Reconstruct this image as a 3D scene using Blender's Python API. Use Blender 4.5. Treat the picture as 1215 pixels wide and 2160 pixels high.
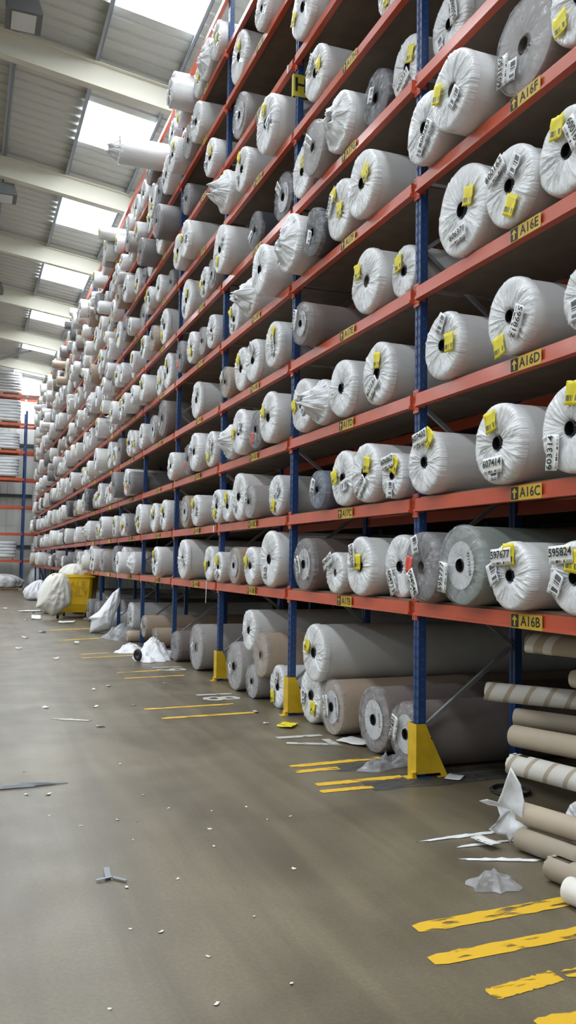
import bpy, bmesh, math, random
from mathutils import Matrix, Vector, noise

# ------------------------------------------------------------------ scene reset
for o in list(bpy.data.objects):
    bpy.data.objects.remove(o, do_unlink=True)
scene = bpy.context.scene
C = scene.collection
PI = math.pi

# ------------------------------------------------------------------ camera
cam_data = bpy.data.cameras.new('camera')
cam_data.sensor_fit = 'VERTICAL'
cam_data.sensor_height = 36.0
cam_data.sensor_width = 36.0 * 1215 / 2160
cam_data.lens = 30.0                       # 1800 px focal length on a 2160 px high frame
cam_data.clip_end = 300
cam = bpy.data.objects.new('camera', cam_data)
C.objects.link(cam)
FW = Vector((0.35230781, 0.93398502, 0.05959182))
RT = Vector((0.93525919, -0.35368474, 0.01404778))
UP = Vector((-0.03419714, -0.05078466, 0.99812398))
CAM = Vector((-3.2482, 0.0, 1.6))
M = Matrix((RT, UP, -FW)).transposed().to_4x4()
M.translation = CAM
cam.matrix_world = M
scene.camera = cam

# ------------------------------------------------------------------ world (overcast sky) and exposure
world = bpy.data.worlds.new('overcast_sky')
scene.world = world
world.use_nodes = True
bg = world.node_tree.nodes['Background']
bg.inputs[0].default_value = (0.75, 0.85, 1.0, 1)
bg.inputs[1].default_value = 1.0
SKYLIGHT_STRENGTH = 26.0                   # daylight coming through the translucent roof lights
scene.view_settings.view_transform = 'Standard'
scene.view_settings.look = 'None'
scene.view_settings.exposure = 0.22
scene.view_settings.gamma = 1.0
scene.view_settings.use_curve_mapping = False

# ------------------------------------------------------------------ layout constants (metres)
Y1, PB = 5.8375, 2.7232                    # first upright in view, bay pitch
LV = [1.1578, 1.9909, 2.821, 3.6492, 4.4875, 5.3314, 6.191, 7.0352, 7.9045, 8.7141, 9.545]
OFF = [.175, .13, .11, .12, .14, .145, .15, .155, .16, .16, .16]
DECK = [a + b for a, b in zip(LV, OFF)]
LETTERS = 'BCDEFGHIJKL'
UW = .08                                   # upright width along the aisle
I_LAST = 14
def UY(i): return Y1 + i * PB

# ------------------------------------------------------------------ materials
MATS = {}
def mat(name, col, rough=.5, metal=0., spec=.5, var=0., vscale=6., bump=0., bscale=40., emit=None, coat=0.):
    if name in MATS: return MATS[name]
    m = bpy.data.materials.new(name); m.use_nodes = True
    nt = m.node_tree; b = nt.nodes['Principled BSDF']
    b.inputs['Base Color'].default_value = (*col, 1)
    b.inputs['Roughness'].default_value = rough
    b.inputs['Metallic'].default_value = metal
    b.inputs['Specular IOR Level'].default_value = spec
    b.inputs['Coat Weight'].default_value = coat; b.inputs['Coat Roughness'].default_value = .12
    tc = nt.nodes.new('ShaderNodeTexCoord')
    if var > 0:
        n = nt.nodes.new('ShaderNodeTexNoise'); n.inputs['Scale'].default_value = vscale; n.inputs['Detail'].default_value = 5
        nt.links.new(tc.outputs['Object'], n.inputs['Vector'])
        r = nt.nodes.new('ShaderNodeMapRange'); r.inputs[1].default_value = .3; r.inputs[2].default_value = .7
        r.inputs[3].default_value = 1 - var; r.inputs[4].default_value = 1 + var
        nt.links.new(n.outputs['Fac'], r.inputs[0])
        mx = nt.nodes.new('ShaderNodeVectorMath'); mx.operation = 'SCALE'
        mx.inputs[0].default_value = col
        nt.links.new(r.outputs[0], mx.inputs['Scale'])
        nt.links.new(mx.outputs[0], b.inputs['Base Color'])
    if bump > 0:
        n2 = nt.nodes.new('ShaderNodeTexNoise'); n2.inputs['Scale'].default_value = bscale; n2.inputs['Detail'].default_value = 4
        nt.links.new(tc.outputs['Object'], n2.inputs['Vector'])
        bp = nt.nodes.new('ShaderNodeBump'); bp.inputs['Strength'].default_value = bump; bp.inputs['Distance'].default_value = .02
        nt.links.new(n2.outputs['Fac'], bp.inputs['Height'])
        nt.links.new(bp.outputs[0], b.inputs['Normal'])
    if emit:
        b.inputs['Emission Color'].default_value = (*emit[0], 1)
        b.inputs['Emission Strength'].default_value = emit[1]
    MATS[name] = m
    return m

ORANGE = mat('orange_paint', (.57, .093, .040), .34, var=.10, vscale=3, coat=.22)
BLUE = mat('blue_paint', (.022, .062, .20), .38, var=.12, vscale=2)
BLACKSLOT = mat('slot_dark', (.008, .009, .014), .7)
YELLOWP = mat('yellow_paint', (.70, .45, .018), .45, var=.14, vscale=9)
GALV = mat('galvanised_steel', (.34, .35, .36), .42, metal=.55, var=.1)
BOARD = mat('chipboard', (.205, .155, .115), .8, var=.14, vscale=5)
RAFTER = mat('rafter_paint', (.66, .64, .54), .6)
PURLIN = mat('purlin_steel', (.30, .33, .36), .5, metal=.2)
SHEET = mat('roof_liner_sheet', (.52, .53, .49), .5)
WALLM = mat('wall_cladding', (.68, .70, .66), .55)
DARKWALL = mat('shade_dark_wall', (.035, .033, .032), .9)  # near-black: deep shade behind the racking is put into this wall colour
FILM = mat('white_film', (.82, .83, .86), .24, spec=.55, bump=.22, bscale=16)
FILMBODY = mat('white_film_body', (.76, .76, .765), .42, spec=.4, bump=.12, bscale=7)
BLACKP = mat('black_plastic', (.012, .012, .014), .28)
COREIN = mat('core_inside', (.10, .085, .075), .85)
CARD = mat('white_card', (.74, .75, .77), .6)
KRAFT = mat('kraft_paper_tube', (.47, .39, .295), .72, var=.06, vscale=4)
KRAFTD = mat('dark_kraft_tube', (.34, .285, .22), .75, var=.06, vscale=4)
KRAFTW = mat('pale_paper_tube', (.74, .71, .66), .7, var=.05, vscale=4)
INK = mat('print_ink', (.012, .012, .012), .6)
PLATEY = mat('yellow_plate', (.62, .40, .03), .45)
REDST = mat('red_sticker', (.75, .08, .05), .45)
PAPER = mat('plain_paper', (.80, .80, .80), .6)
SCRAP = mat('scrap_paper', (.72, .71, .66), .7)
WHITEPAINT = mat('white_floor_paint', (.50, .49, .46), .65)
BINY = mat('yellow_bin_plastic', (.86, .55, .010), .35, var=.05, vscale=4)
RUBBER = mat('black_rubber', (.02, .02, .02), .6)
LAMPG = mat('lamp_housing', (.13, .14, .14), .5)
LAMPR = mat('lamp_reflector', (.62, .63, .62), .35)
WOOD = mat('pallet_wood', (.42, .29, .17), .8, var=.15)
STRAPG = mat('grey_tape', (.22, .24, .26), .5)
FARFILM = mat('silver_sacks', (.62, .63, .65), .28, spec=.6, bump=.4, bscale=9)

CARPET = {
    'm': mat('mauve_carpet', (.235, .195, .185), .55, var=.07, vscale=30),
    'b': mat('beige_carpet', (.47, .365, .275), .6, var=.06, vscale=30),
    'g': mat('grey_carpet', (.22, .21, .215), .6, var=.07, vscale=30),
    'n': mat('green_grey_carpet', (.27, .31, .285), .6, var=.06, vscale=30),
    'k': mat('charcoal_carpet', (.085, .088, .10), .6, var=.08, vscale=30),
    'l': mat('blue_grey_carpet', (.15, .19, .27), .6, var=.06, vscale=30),
    'c': mat('pale_grey_carpet', (.46, .43, .42), .6, var=.06, vscale=30),
}

def clear_film():
    m = bpy.data.materials.new('clear_film'); m.use_nodes = True; nt = m.node_tree
    b = nt.nodes['Principled BSDF']; out = nt.nodes['Material Output']
    b.inputs['Base Color'].default_value = (.72, .73, .76, 1); b.inputs['Roughness'].default_value = .16
    tr = nt.nodes.new('ShaderNodeBsdfTransparent'); tr.inputs[0].default_value = (.95, .95, .96, 1)
    mix = nt.nodes.new('ShaderNodeMixShader')
    tc = nt.nodes.new('ShaderNodeTexCoord'); n = nt.nodes.new('ShaderNodeTexNoise')
    n.inputs['Scale'].default_value = 5; n.inputs['Detail'].default_value = 3
    nt.links.new(tc.outputs['Object'], n.inputs['Vector'])
    r = nt.nodes.new('ShaderNodeMapRange'); r.inputs[1].default_value = .40; r.inputs[2].default_value = .72
    r.inputs[3].default_value = .14; r.inputs[4].default_value = .42
    nt.links.new(n.outputs['Fac'], r.inputs[0])
    nt.links.new(r.outputs[0], mix.inputs[0]); nt.links.new(tr.outputs[0], mix.inputs[1]); nt.links.new(b.outputs[0], mix.inputs[2])
    nt.links.new(mix.outputs[0], out.inputs['Surface'])
    return m
def pleat_bump(m, strength):
    """fine radial creases for gathered film: noise stretched along the radius of the roll end"""
    nt = m.node_tree; b = nt.nodes['Principled BSDF']
    tc = nt.nodes.new('ShaderNodeTexCoord'); sp = nt.nodes.new('ShaderNodeSeparateXYZ'); nt.links.new(tc.outputs['Object'], sp.inputs[0])
    cb = nt.nodes.new('ShaderNodeCombineXYZ'); nt.links.new(sp.outputs[1], cb.inputs[0]); nt.links.new(sp.outputs[2], cb.inputs[1])
    nrm = nt.nodes.new('ShaderNodeVectorMath'); nrm.operation = 'NORMALIZE'; nt.links.new(cb.outputs[0], nrm.inputs[0])
    ln = nt.nodes.new('ShaderNodeVectorMath'); ln.operation = 'LENGTH'; nt.links.new(cb.outputs[0], ln.inputs[0])
    s1 = nt.nodes.new('ShaderNodeVectorMath'); s1.operation = 'SCALE'; s1.inputs['Scale'].default_value = 7.; nt.links.new(nrm.outputs[0], s1.inputs[0])
    cz = nt.nodes.new('ShaderNodeCombineXYZ'); mz = nt.nodes.new('ShaderNodeMath'); mz.operation = 'MULTIPLY'; mz.inputs[1].default_value = 2.2
    nt.links.new(ln.outputs['Value'], mz.inputs[0]); nt.links.new(mz.outputs[0], cz.inputs[2])
    ad = nt.nodes.new('ShaderNodeVectorMath'); ad.operation = 'ADD'; nt.links.new(s1.outputs[0], ad.inputs[0]); nt.links.new(cz.outputs[0], ad.inputs[1])
    n = nt.nodes.new('ShaderNodeTexNoise'); n.inputs['Scale'].default_value = 1.5; n.inputs['Detail'].default_value = 3.5; n.inputs['Roughness'].default_value = .5
    nt.links.new(ad.outputs[0], n.inputs['Vector'])
    bp = nt.nodes.new('ShaderNodeBump'); bp.inputs['Strength'].default_value = strength; bp.inputs['Distance'].default_value = .05
    nt.links.new(n.outputs['Fac'], bp.inputs['Height']); nt.links.new(bp.outputs[0], b.inputs['Normal'])
CLEAR = clear_film()
CLEARPLEAT = clear_film(); CLEARPLEAT.name = 'clear_gathered_film'; pleat_bump(CLEARPLEAT, .5)
FILMPLEAT = mat('white_gathered_film', (.82, .83, .86), .22, spec=.55); pleat_bump(FILMPLEAT, .38)

def printed(name, base, dark, freq, lo, hi, axis=1):
    """paper with a band of bar-code strokes and rows of small print"""
    m = bpy.data.materials.new(name); m.use_nodes = True; nt = m.node_tree
    b = nt.nodes['Principled BSDF']; b.inputs['Roughness'].default_value = .45
    tc = nt.nodes.new('ShaderNodeTexCoord'); sep = nt.nodes.new('ShaderNodeSeparateXYZ')
    nt.links.new(tc.outputs['Object'], sep.inputs[0])
    nz = nt.nodes.new('ShaderNodeTexWhiteNoise'); nz.noise_dimensions = '1D'
    mul = nt.nodes.new('ShaderNodeMath'); mul.operation = 'MULTIPLY'; mul.inputs[1].default_value = freq
    nt.links.new(sep.outputs[axis], mul.inputs[0])
    fl = nt.nodes.new('ShaderNodeMath'); fl.operation = 'FLOOR'; nt.links.new(mul.outputs[0], fl.inputs[0])
    nt.links.new(fl.outputs[0], nz.inputs['W'])
    gt = nt.nodes.new('ShaderNodeMath'); gt.operation = 'GREATER_THAN'; gt.inputs[1].default_value = .5
    nt.links.new(nz.outputs['Value'], gt.inputs[0])
    a = nt.nodes.new('ShaderNodeMath'); a.operation = 'GREATER_THAN'; a.inputs[1].default_value = lo
    c = nt.nodes.new('ShaderNodeMath'); c.operation = 'LESS_THAN'; c.inputs[1].default_value = hi
    nt.links.new(sep.outputs[3 - axis], a.inputs[0]); nt.links.new(sep.outputs[3 - axis], c.inputs[0])
    p = nt.nodes.new('ShaderNodeMath'); p.operation = 'MULTIPLY'; nt.links.new(a.outputs[0], p.inputs[0]); nt.links.new(c.outputs[0], p.inputs[1])
    q = nt.nodes.new('ShaderNodeMath'); q.operation = 'MULTIPLY'; nt.links.new(p.outputs[0], q.inputs[0]); nt.links.new(gt.outputs[0], q.inputs[1])
    mx = nt.nodes.new('ShaderNodeMix'); mx.data_type = 'RGBA'
    mx.inputs['A'].default_value = (*base, 1); mx.inputs['B'].default_value = (*dark, 1)
    nt.links.new(q.outputs[0], mx.inputs['Factor']); nt.links.new(mx.outputs['Result'], b.inputs['Base Color'])
    return m
LABELM = printed('printed_label', (.80, .80, .79), (.05, .05, .05), 230, -.046, -.030)
SHEETM = printed('printed_sheet', (.74, .75, .77), (.08, .08, .09), 190, -.03, .025, axis=2)
STICKM = printed('yellow_sticker', (.78, .66, .012), (.13, .11, .02), 210, -.045, -.012)

def concrete():
    m = bpy.data.materials.new('worn_concrete'); m.use_nodes = True; nt = m.node_tree
    b = nt.nodes['Principled BSDF']
    tc = nt.nodes.new('ShaderNodeTexCoord')
    def nz(sc, det=6, vec=None, dist=0.):
        n = nt.nodes.new('ShaderNodeTexNoise'); n.inputs['Scale'].default_value = sc; n.inputs['Detail'].default_value = det
        n.inputs['Distortion'].default_value = dist
        nt.links.new(vec if vec else tc.outputs['Object'], n.inputs['Vector']); return n.outputs['Fac']
    cr = nt.nodes.new('ShaderNodeValToRGB'); e = cr.color_ramp.elements
    e[0].position = .33; e[0].color = (.112, .092, .058, 1); e[1].position = .68; e[1].color = (.182, .152, .100, 1)
    nt.links.new(nz(.9, 8, dist=.6), cr.inputs[0])
    # long tyre scuffs along the aisle
    mp = nt.nodes.new('ShaderNodeMapping'); mp.inputs['Scale'].default_value = (3.2, .22, 1); mp.inputs['Rotation'].default_value = (0, 0, .12)
    nt.links.new(tc.outputs['Object'], mp.inputs[0])
    r1 = nt.nodes.new('ShaderNodeMapRange'); r1.inputs[1].default_value = .42; r1.inputs[2].default_value = .62; r1.inputs[3].default_value = .80; r1.inputs[4].default_value = 1.04
    nt.links.new(nz(1.3, 6, mp.outputs[0], .5), r1.inputs[0])
    mx = nt.nodes.new('ShaderNodeVectorMath'); mx.operation = 'SCALE'
    nt.links.new(cr.outputs[0], mx.inputs[0]); nt.links.new(r1.outputs[0], mx.inputs['Scale'])
    # fine speckle
    r2 = nt.nodes.new('ShaderNodeMapRange'); r2.inputs[1].default_value = .3; r2.inputs[2].default_value = .7; r2.inputs[3].default_value = .88; r2.inputs[4].default_value = 1.12
    nt.links.new(nz(55, 3), r2.inputs[0])
    mx2 = nt.nodes.new('ShaderNodeVectorMath'); mx2.operation = 'SCALE'
    nt.links.new(mx.outputs[0], mx2.inputs[0]); nt.links.new(r2.outputs[0], mx2.inputs['Scale'])
    nt.links.new(mx2.outputs[0], b.inputs['Base Color'])
    r3 = nt.nodes.new('ShaderNodeMapRange'); r3.inputs[3].default_value = .30; r3.inputs[4].default_value = .52
    nt.links.new(nz(2.2), r3.inputs[0]); nt.links.new(r3.outputs[0], b.inputs['Roughness'])
    b.inputs['Specular IOR Level'].default_value = .45
    return m
CONCRETE = concrete()

def worn_paint(name, col):
    m = bpy.data.materials.new(name); m.use_nodes = True; nt = m.node_tree
    b = nt.nodes['Principled BSDF']; out = nt.nodes['Material Output']; b.inputs['Roughness'].default_value = .55
    b.inputs['Base Color'].default_value = (*col, 1)
    tc = nt.nodes.new('ShaderNodeTexCoord'); n = nt.nodes.new('ShaderNodeTexNoise'); n.inputs['Scale'].default_value = 9; n.inputs['Detail'].default_value = 7
    mp = nt.nodes.new('ShaderNodeMapping'); mp.inputs['Scale'].default_value = (.6, 2.2, 1)
    nt.links.new(tc.outputs['Object'], mp.inputs[0]); nt.links.new(mp.outputs[0], n.inputs['Vector'])
    r = nt.nodes.new('ShaderNodeMapRange'); r.inputs[1].default_value = .36; r.inputs[2].default_value = .45
    nt.links.new(n.outputs['Fac'], r.inputs[0])
    tr = nt.nodes.new('ShaderNodeBsdfTransparent'); mix = nt.nodes.new('ShaderNodeMixShader')
    nt.links.new(r.outputs[0], mix.inputs[0]); nt.links.new(tr.outputs[0], mix.inputs[1]); nt.links.new(b.outputs[0], mix.inputs[2])
    nt.links.new(mix.outputs[0], out.inputs['Surface'])
    return m
LINEY = worn_paint('worn_yellow_line_paint', (.70, .42, .02))
LINEW = worn_paint('worn_white_line_paint', (.50, .49, .46))

def skylight_mat():
    m = bpy.data.materials.new('translucent_rooflight'); m.use_nodes = True; nt = m.node_tree
    b = nt.nodes['Principled BSDF']; b.inputs['Base Color'].default_value = (.8, .85, .9, 1)
    b.inputs['Emission Color'].default_value = (.90, .96, 1.0, 1); b.inputs['Emission Strength'].default_value = SKYLIGHT_STRENGTH
    return m
ROOFLIGHT = skylight_mat()

# ------------------------------------------------------------------ mesh helpers
class MB:
    def __init__(s): s.v = []; s.f = []; s.m = []
    def quad(s, a, b, c, d, mi=0):
        n = len(s.v); s.v += [tuple(a), tuple(b), tuple(c), tuple(d)]; s.f.append((n, n+1, n+2, n+3)); s.m.append(mi)
    def box(s, x0, x1, y0, y1, z0, z1, mi=0):
        n = len(s.v)
        s.v += [(x0,y0,z0),(x1,y0,z0),(x1,y1,z0),(x0,y1,z0),(x0,y0,z1),(x1,y0,z1),(x1,y1,z1),(x0,y1,z1)]
        for f in ((0,3,2,1),(4,5,6,7),(0,1,5,4),(1,2,6,5),(2,3,7,6),(3,0,4,7)):
            s.f.append(tuple(n+k for k in f)); s.m.append(mi)
    def prism(s, poly, fn, mi=0):
        """extrude polygon; fn(u,v,w) -> xyz for w in 0,1"""
        n = len(s.v); k = len(poly)
        for w in (0, 1): s.v += [fn(u, v, w) for u, v in poly]
        for i in range(k):
            j = (i+1) % k; s.f.append((n+i, n+j, n+k+j, n+k+i)); s.m.append(mi)
        s.f.append(tuple(n+i for i in reversed(range(k)))); s.m.append(mi)
        s.f.append(tuple(n+k+i for i in range(k))); s.m.append(mi)
    def bar(s, a, b, w, h=None, mi=0):
        a = Vector(a); b = Vector(b); h = h or w
        d = (b-a).normalized(); up = Vector((0,0,1)) if abs(d.z) < .95 else Vector((0,1,0))
        r = d.cross(up).normalized()*w/2; u = r.cross(d).normalized()*h/2
        n = len(s.v)
        for p in (a, b):
            for su, sv in ((-1,-1),(1,-1),(1,1),(-1,1)): s.v.append(tuple(p+r*su+u*sv))
        for f in ((0,1,2,3),(7,6,5,4),(0,4,5,1),(1,5,6,2),(2,6,7,3),(3,7,4,0)):
            s.f.append(tuple(n+k for k in f)); s.m.append(mi)
    def tube(s, pts, r, seg=10, closed=False, mi=0, cap=True):
        pts = [Vector(p) for p in pts]; n0 = len(s.v); N = len(pts)
        prev = None
        for i, p in enumerate(pts):
            d = (pts[(i+1) % N if closed else min(i+1, N-1)] - pts[(i-1) % N if closed else max(i-1, 0)]).normalized()
            up = Vector((0,0,1)) if abs(d.z) < .9 else Vector((0,1,0))
            a = d.cross(up).normalized(); b = a.cross(d).normalized()
            rr = r[i] if isinstance(r, (list, tuple)) else r
            for k in range(seg):
                t = 2*PI*k/seg; s.v.append(tuple(p + a*math.cos(t)*rr + b*math.sin(t)*rr))
        for i in range(N if closed else N-1):
            j = (i+1) % N
            for k in range(seg):
                l = (k+1) % seg
                s.f.append((n0+i*seg+k, n0+i*seg+l, n0+j*seg+l, n0+j*seg+k)); s.m.append(mi)
        if cap and not closed:
            s.f.append(tuple(n0+k for k in range(seg))); s.m.append(mi)
            s.f.append(tuple(n0+(N-1)*seg+k for k in reversed(range(seg)))); s.m.append(mi)
    def lathe_x(s, prof, seg=32, jit=None, mi=0):
        """rings of (x, r) around the x axis"""
        n0 = len(s.v)
        for i, (x, r) in enumerate(prof):
            for k in range(seg):
                t = 2*PI*k/seg; rr = r*(jit(t, i) if jit else 1); s.v.append((x, rr*math.cos(t), rr*math.sin(t)))
        for i in range(len(prof)-1):
            for k in range(seg):
                l = (k+1) % seg
                s.f.append((n0+i*seg+k, n0+(i+1)*seg+k, n0+(i+1)*seg+l, n0+i*seg+l)); s.m.append(mi)
    def cap_ring(s, start, seg, flip=False, mi=0):
        f = [start+k for k in range(seg)]
        s.f.append(tuple(reversed(f)) if flip else tuple(f)); s.m.append(mi)
    def mesh(s, name, mats, smooth=False):
        me = bpy.data.meshes.new(name); me.from_pydata(s.v, [], s.f)
        for m in (mats if isinstance(mats, (list, tuple)) else [mats]): me.materials.append(m)
        if len(me.materials) > 1: me.polygons.foreach_set('material_index', s.m)
        if smooth: me.polygons.foreach_set('use_smooth', [True]*len(me.polygons))
        me.update(); return me
    def build(s, name, mats, parent=None, smooth=False, fixn=False):
        me = s.mesh(name, mats, smooth)
        if fixn:
            bm = bmesh.new(); bm.from_mesh(me); bmesh.ops.recalc_face_normals(bm, faces=bm.faces); bm.to_mesh(me); bm.free()
        return ob(name, me, parent)

def ob(name, data, parent=None, loc=None, rot=None, scale=None):
    o = bpy.data.objects.new(name, data); C.objects.link(o)
    if parent is not None: o.parent = parent
    if loc is not None: o.location = loc
    if rot is not None: o.rotation_euler = rot
    if scale is not None: o.scale = scale
    return o
def tag(o, label, cat, group=None):
    o['label'] = label; o['category'] = cat
    if group: o['group'] = group
    return o
def thing(name, label, cat, loc=(0,0,0), rz=0., group=None):
    return tag(ob(name, None, None, loc, (0,0,rz)), label, cat, group)
def struct(o): o['kind'] = 'structure'; return o

TEXTS = {}
def text_mesh(s, m, size=1.0):
    """flat lettering lying in the local YZ plane, reading towards -Y, facing -X, centred, cap height about 0.7*size"""
    key = (s, m.name, size)
    if key in TEXTS: return TEXTS[key]
    cu = bpy.data.curves.new('lettering', 'FONT'); cu.body = s; cu.size = size; cu.align_x = 'CENTER'; cu.align_y = 'CENTER'
    cu.resolution_u = 2; cu.offset = size*.018
    t = bpy.data.objects.new('lettering', cu)
    me = bpy.data.meshes.new_from_object(t)
    bpy.data.objects.remove(t); bpy.data.curves.remove(cu)
    me.transform(Matrix(((0,0,-1,0),(-1,0,0,0),(0,1,0,0),(0,0,0,1))))
    me.name = 'lettering'; me.materials.clear(); me.materials.append(m)
    TEXTS[key] = me
    return me
def nz3(x, y, z): return noise.noise(Vector((x, y, z)))

# ================================================================== THE BUILDING
X_WALL_R, X_RIDGE, X_WALL_L = 9.0, -11.0, -31.0
Y_BACK, Y_FAR = -13.0, 48.4
SLOPE = .14
def roofz(x, z0):                       # height of a plane that falls away from the ridge on both sides
    return z0 - SLOPE * (x if x >= X_RIDGE else 2*X_RIDGE - x)

b = MB(); b.quad((X_WALL_L, Y_BACK, 0), (X_WALL_R, Y_BACK, 0), (X_WALL_R, Y_FAR, 0), (X_WALL_L, Y_FAR, 0))
floor = struct(b.build('floor', CONCRETE))
# dark scrubbed patches where old paint was blacked out
STAIN = worn_paint('blackout_stain', (.055, .052, .05))
for (x0, x1, y0, y1) in ((-.50, .35, 6.10, 6.30), (-.48, 1.4, 5.52, 5.76), (-.20, 1.1, 5.80, 5.90)):
    b = MB(); N = 16
    for k in range(N+1):
        x = x0+(x1-x0)*k/N; b.v += [(x, y0+.03*nz3(k*.7, y0, 1), .0016), (x, y1+.03*nz3(k*.7, y1, 4), .0016)]
    for k in range(N): b.f.append((2*k, 2*k+2, 2*k+3, 2*k+1)); b.m.append(0)
    b.build('floor_stain', STAIN, floor)

# corrugated liner sheets with openings for the roof lights
RAFTERS = [11.35 + 5.4*k for k in range(-4, 7)]
SKY_ROWS = [(-1.11, .45), (-7.35, -5.79), (-16.21, -14.65), (-22.45, -20.89)]
PITCH = .36
def corr(y):                            # trapezoid profile height at y
    t = (y / PITCH) % 1.0
    if t < .62: return 0.
    if t < .70: return .035*(t-.62)/.08
    if t < .92: return .035
    return .035*(1-(t-.92)/.08)
BRK = (0., .62, .70, .92)
def sheet(bm_, xa, xb, ya, yb, z0):
    k0 = math.floor(ya/PITCH); ys = [ya]
    for k in range(k0, int(yb/PITCH)+2):
        for t in BRK:
            y = (k+t)*PITCH
            if ya+1e-4 < y < yb-1e-4: ys.append(y)
    ys.append(yb)
    n = len(bm_.v)
    for y in ys:
        h = corr(y)
        bm_.v += [(xa, y, roofz(xa, z0)+h), (xb, y, roofz(xb, z0)+h)]
    for i in range(len(ys)-1):
        bm_.f.append((n+2*i, n+2*i+2, n+2*i+3, n+2*i+1)); bm_.m.append(0)
ZS = 11.53
strips = []; xs = [X_WALL_L]
for a, c in sorted(SKY_ROWS): xs += [a, c]
xs += [X_RIDGE, X_WALL_R]; xs = sorted(xs)
sh = MB(); nwin = 0; far_rows = {}
for a, c in zip(xs[:-1], xs[1:]):
    row = [r for r in SKY_ROWS if abs(r[0]-a) < 1e-6 and abs(r[1]-c) < 1e-6]
    if not row: sheet(sh, a, c, Y_BACK, Y_FAR, ZS); continue
    y = Y_BACK
    for r in RAFTERS:
        y0, y1 = r+1.93, r+3.78
        if y1 > Y_FAR-.3: break
        sheet(sh, a, c, y, y0, ZS); y = y1
        w = MB(); sheet(w, a, c, y0, y1, ZS+.004)
        nwin += 1
        struct(w.build('window_%d' % nwin, ROOFLIGHT))
    sheet(sh, a, c, y, Y_FAR, ZS)
ceiling = struct(sh.build('ceiling', SHEET))

# rafters: painted steel I-sections, each a length of trim on the ceiling
for k, y in enumerate(RAFTERS):
    r = MB(); zb = 10.8
    for xa, xb in ((X_RIDGE, X_WALL_R), (X_WALL_L, X_RIDGE)):
        for (y0, y1, d0, d1) in ((y-.1, y+.1, 0, .018), (y-.1, y+.1, .49, .508), (y-.008, y+.008, .018, .49)):
            n = len(r.v)
            for x in (xa, xb):
                z = roofz(x, zb); r.v += [(x,y0,z+d0),(x,y1,z+d0),(x,y1,z+d1),(x,y0,z+d1)]
            for f in ((0,1,2,3),(7,6,5,4),(0,4,5,1),(1,5,6,2),(2,6,7,3),(3,7,4,0)): r.f.append(tuple(n+q for q in f)); r.m.append(0)
    o = struct(r.build('trim_%d' % (k+1), RAFTER, fixn=True))
# purlins: Z sections along the building
px = []
x = .45
while x > X_RIDGE: px.append(x); x -= 1.56
x = 2.01
while x < X_WALL_R: px.append(x); x += 1.56
px += [2*X_RIDGE - q for q in px if 2*X_RIDGE - q > X_WALL_L]
for k, x in enumerate(px):
    p = MB(); zb = roofz(x, 11.315)
    p.box(x-.004, x+.004, Y_BACK, Y_FAR, zb, zb+.2)
    p.box(x-.065, x+.004, Y_BACK, Y_FAR, zb, zb+.006)
    p.box(x-.004, x+.065, Y_BACK, Y_FAR, zb+.194, zb+.2)
    struct(p.build('trim_%d' % (len(RAFTERS)+k+1), PURLIN))
# a diagonal wind brace under the last roof bay
p = MB(); p.tube([(-3.6, 45.6, 11.12), (-.84, 39.2, 10.88)], .05, 10)
struct(p.build('trim_%d' % (len(RAFTERS)+len(px)+1), GALV, smooth=True))

# walls
def wall_panel(name, x0, x1, y, zt0, m, ribs=True):
    w = MB()
    n = int((x1-x0)/.33)
    def top(x): return roofz(x, 11.56)
    for k in range(n):
        a = x0+(x1-x0)*k/n; c = x0+(x1-x0)*(k+1)/n; mmid = a+.03
        w.quad((a, y, 0), (mmid, y, 0), (mmid, y, top(mmid)), (a, y, top(a)))
        w.quad((mmid, y, 0), (mmid, y-.035, 0), (mmid, y-.035, top(mmid)), (mmid, y, top(mmid)))
        w.quad((mmid, y-.035, 0), (c, y-.035, 0), (c, y-.035, top(c)), (mmid, y-.035, top(mmid)))
        w.quad((c, y-.035, 0), (c, y, 0), (c, y, top(c)), (c, y-.035, top(c)))
    return struct(w.build(name, m))
wall_panel('wall_far', X_WALL_L, X_WALL_R, Y_FAR, 0, WALLM)
w = MB(); w.box(X_WALL_L, X_WALL_R, Y_BACK-.2, Y_BACK, 0, 13.4); struct(w.build('wall_back', WALLM))
w = MB(); w.box(X_WALL_R, X_WALL_R+.2, Y_BACK, Y_FAR, 0, 10.6); struct(w.build('wall_right', DARKWALL))
w = MB(); w.box(X_WALL_L-.2, X_WALL_L, Y_BACK, Y_FAR, 0, 10.6); struct(w.build('wall_left', WALLM))
# horizontal cladding rails on the far wall
for k, z in enumerate((2.2, 4.95, 7.7, 10.4)):
    p = MB(); p.box(-14, X_WALL_R, Y_FAR-.16, Y_FAR-.04, z, z+.16)
    struct(p.build('trim_%d' % (200+k), mat('dark_rail', (.05, .06, .07), .5)))

# high bay lamps hung from a purlin
for k, y in enumerate((14.9, 22.6, 30.8)):
    t = thing('high_bay_lamp', ['grey box lamp under the roof nearest the camera', 'grey box lamp under the second roof bay', 'grey box lamp under the third roof bay, half out of view'][k],
              'lamp', (-2.62, y, 10.86), 0, 'box lamps under the roof')
    h = MB()
    h.prism([(-.3,.26),(.3,.26),(.42,0),(.42,-.03),(-.42,-.03),(-.42,0)], lambda u, v, w: (u*.72, (w-.5)*.62, v))
    h.build('housing', LAMPG, t, fixn=True)
    g = MB(); g.box(-.2, .2, -.26, .26, -.045, -.031); g.build('reflector', LAMPR, t)
    g = MB(); g.box(-.30, -.22, -.03, .03, .2, .95); g.box(-.06, -.02, -.03, .03, .24, .9); g.build('bracket', LAMPG, t)

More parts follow.
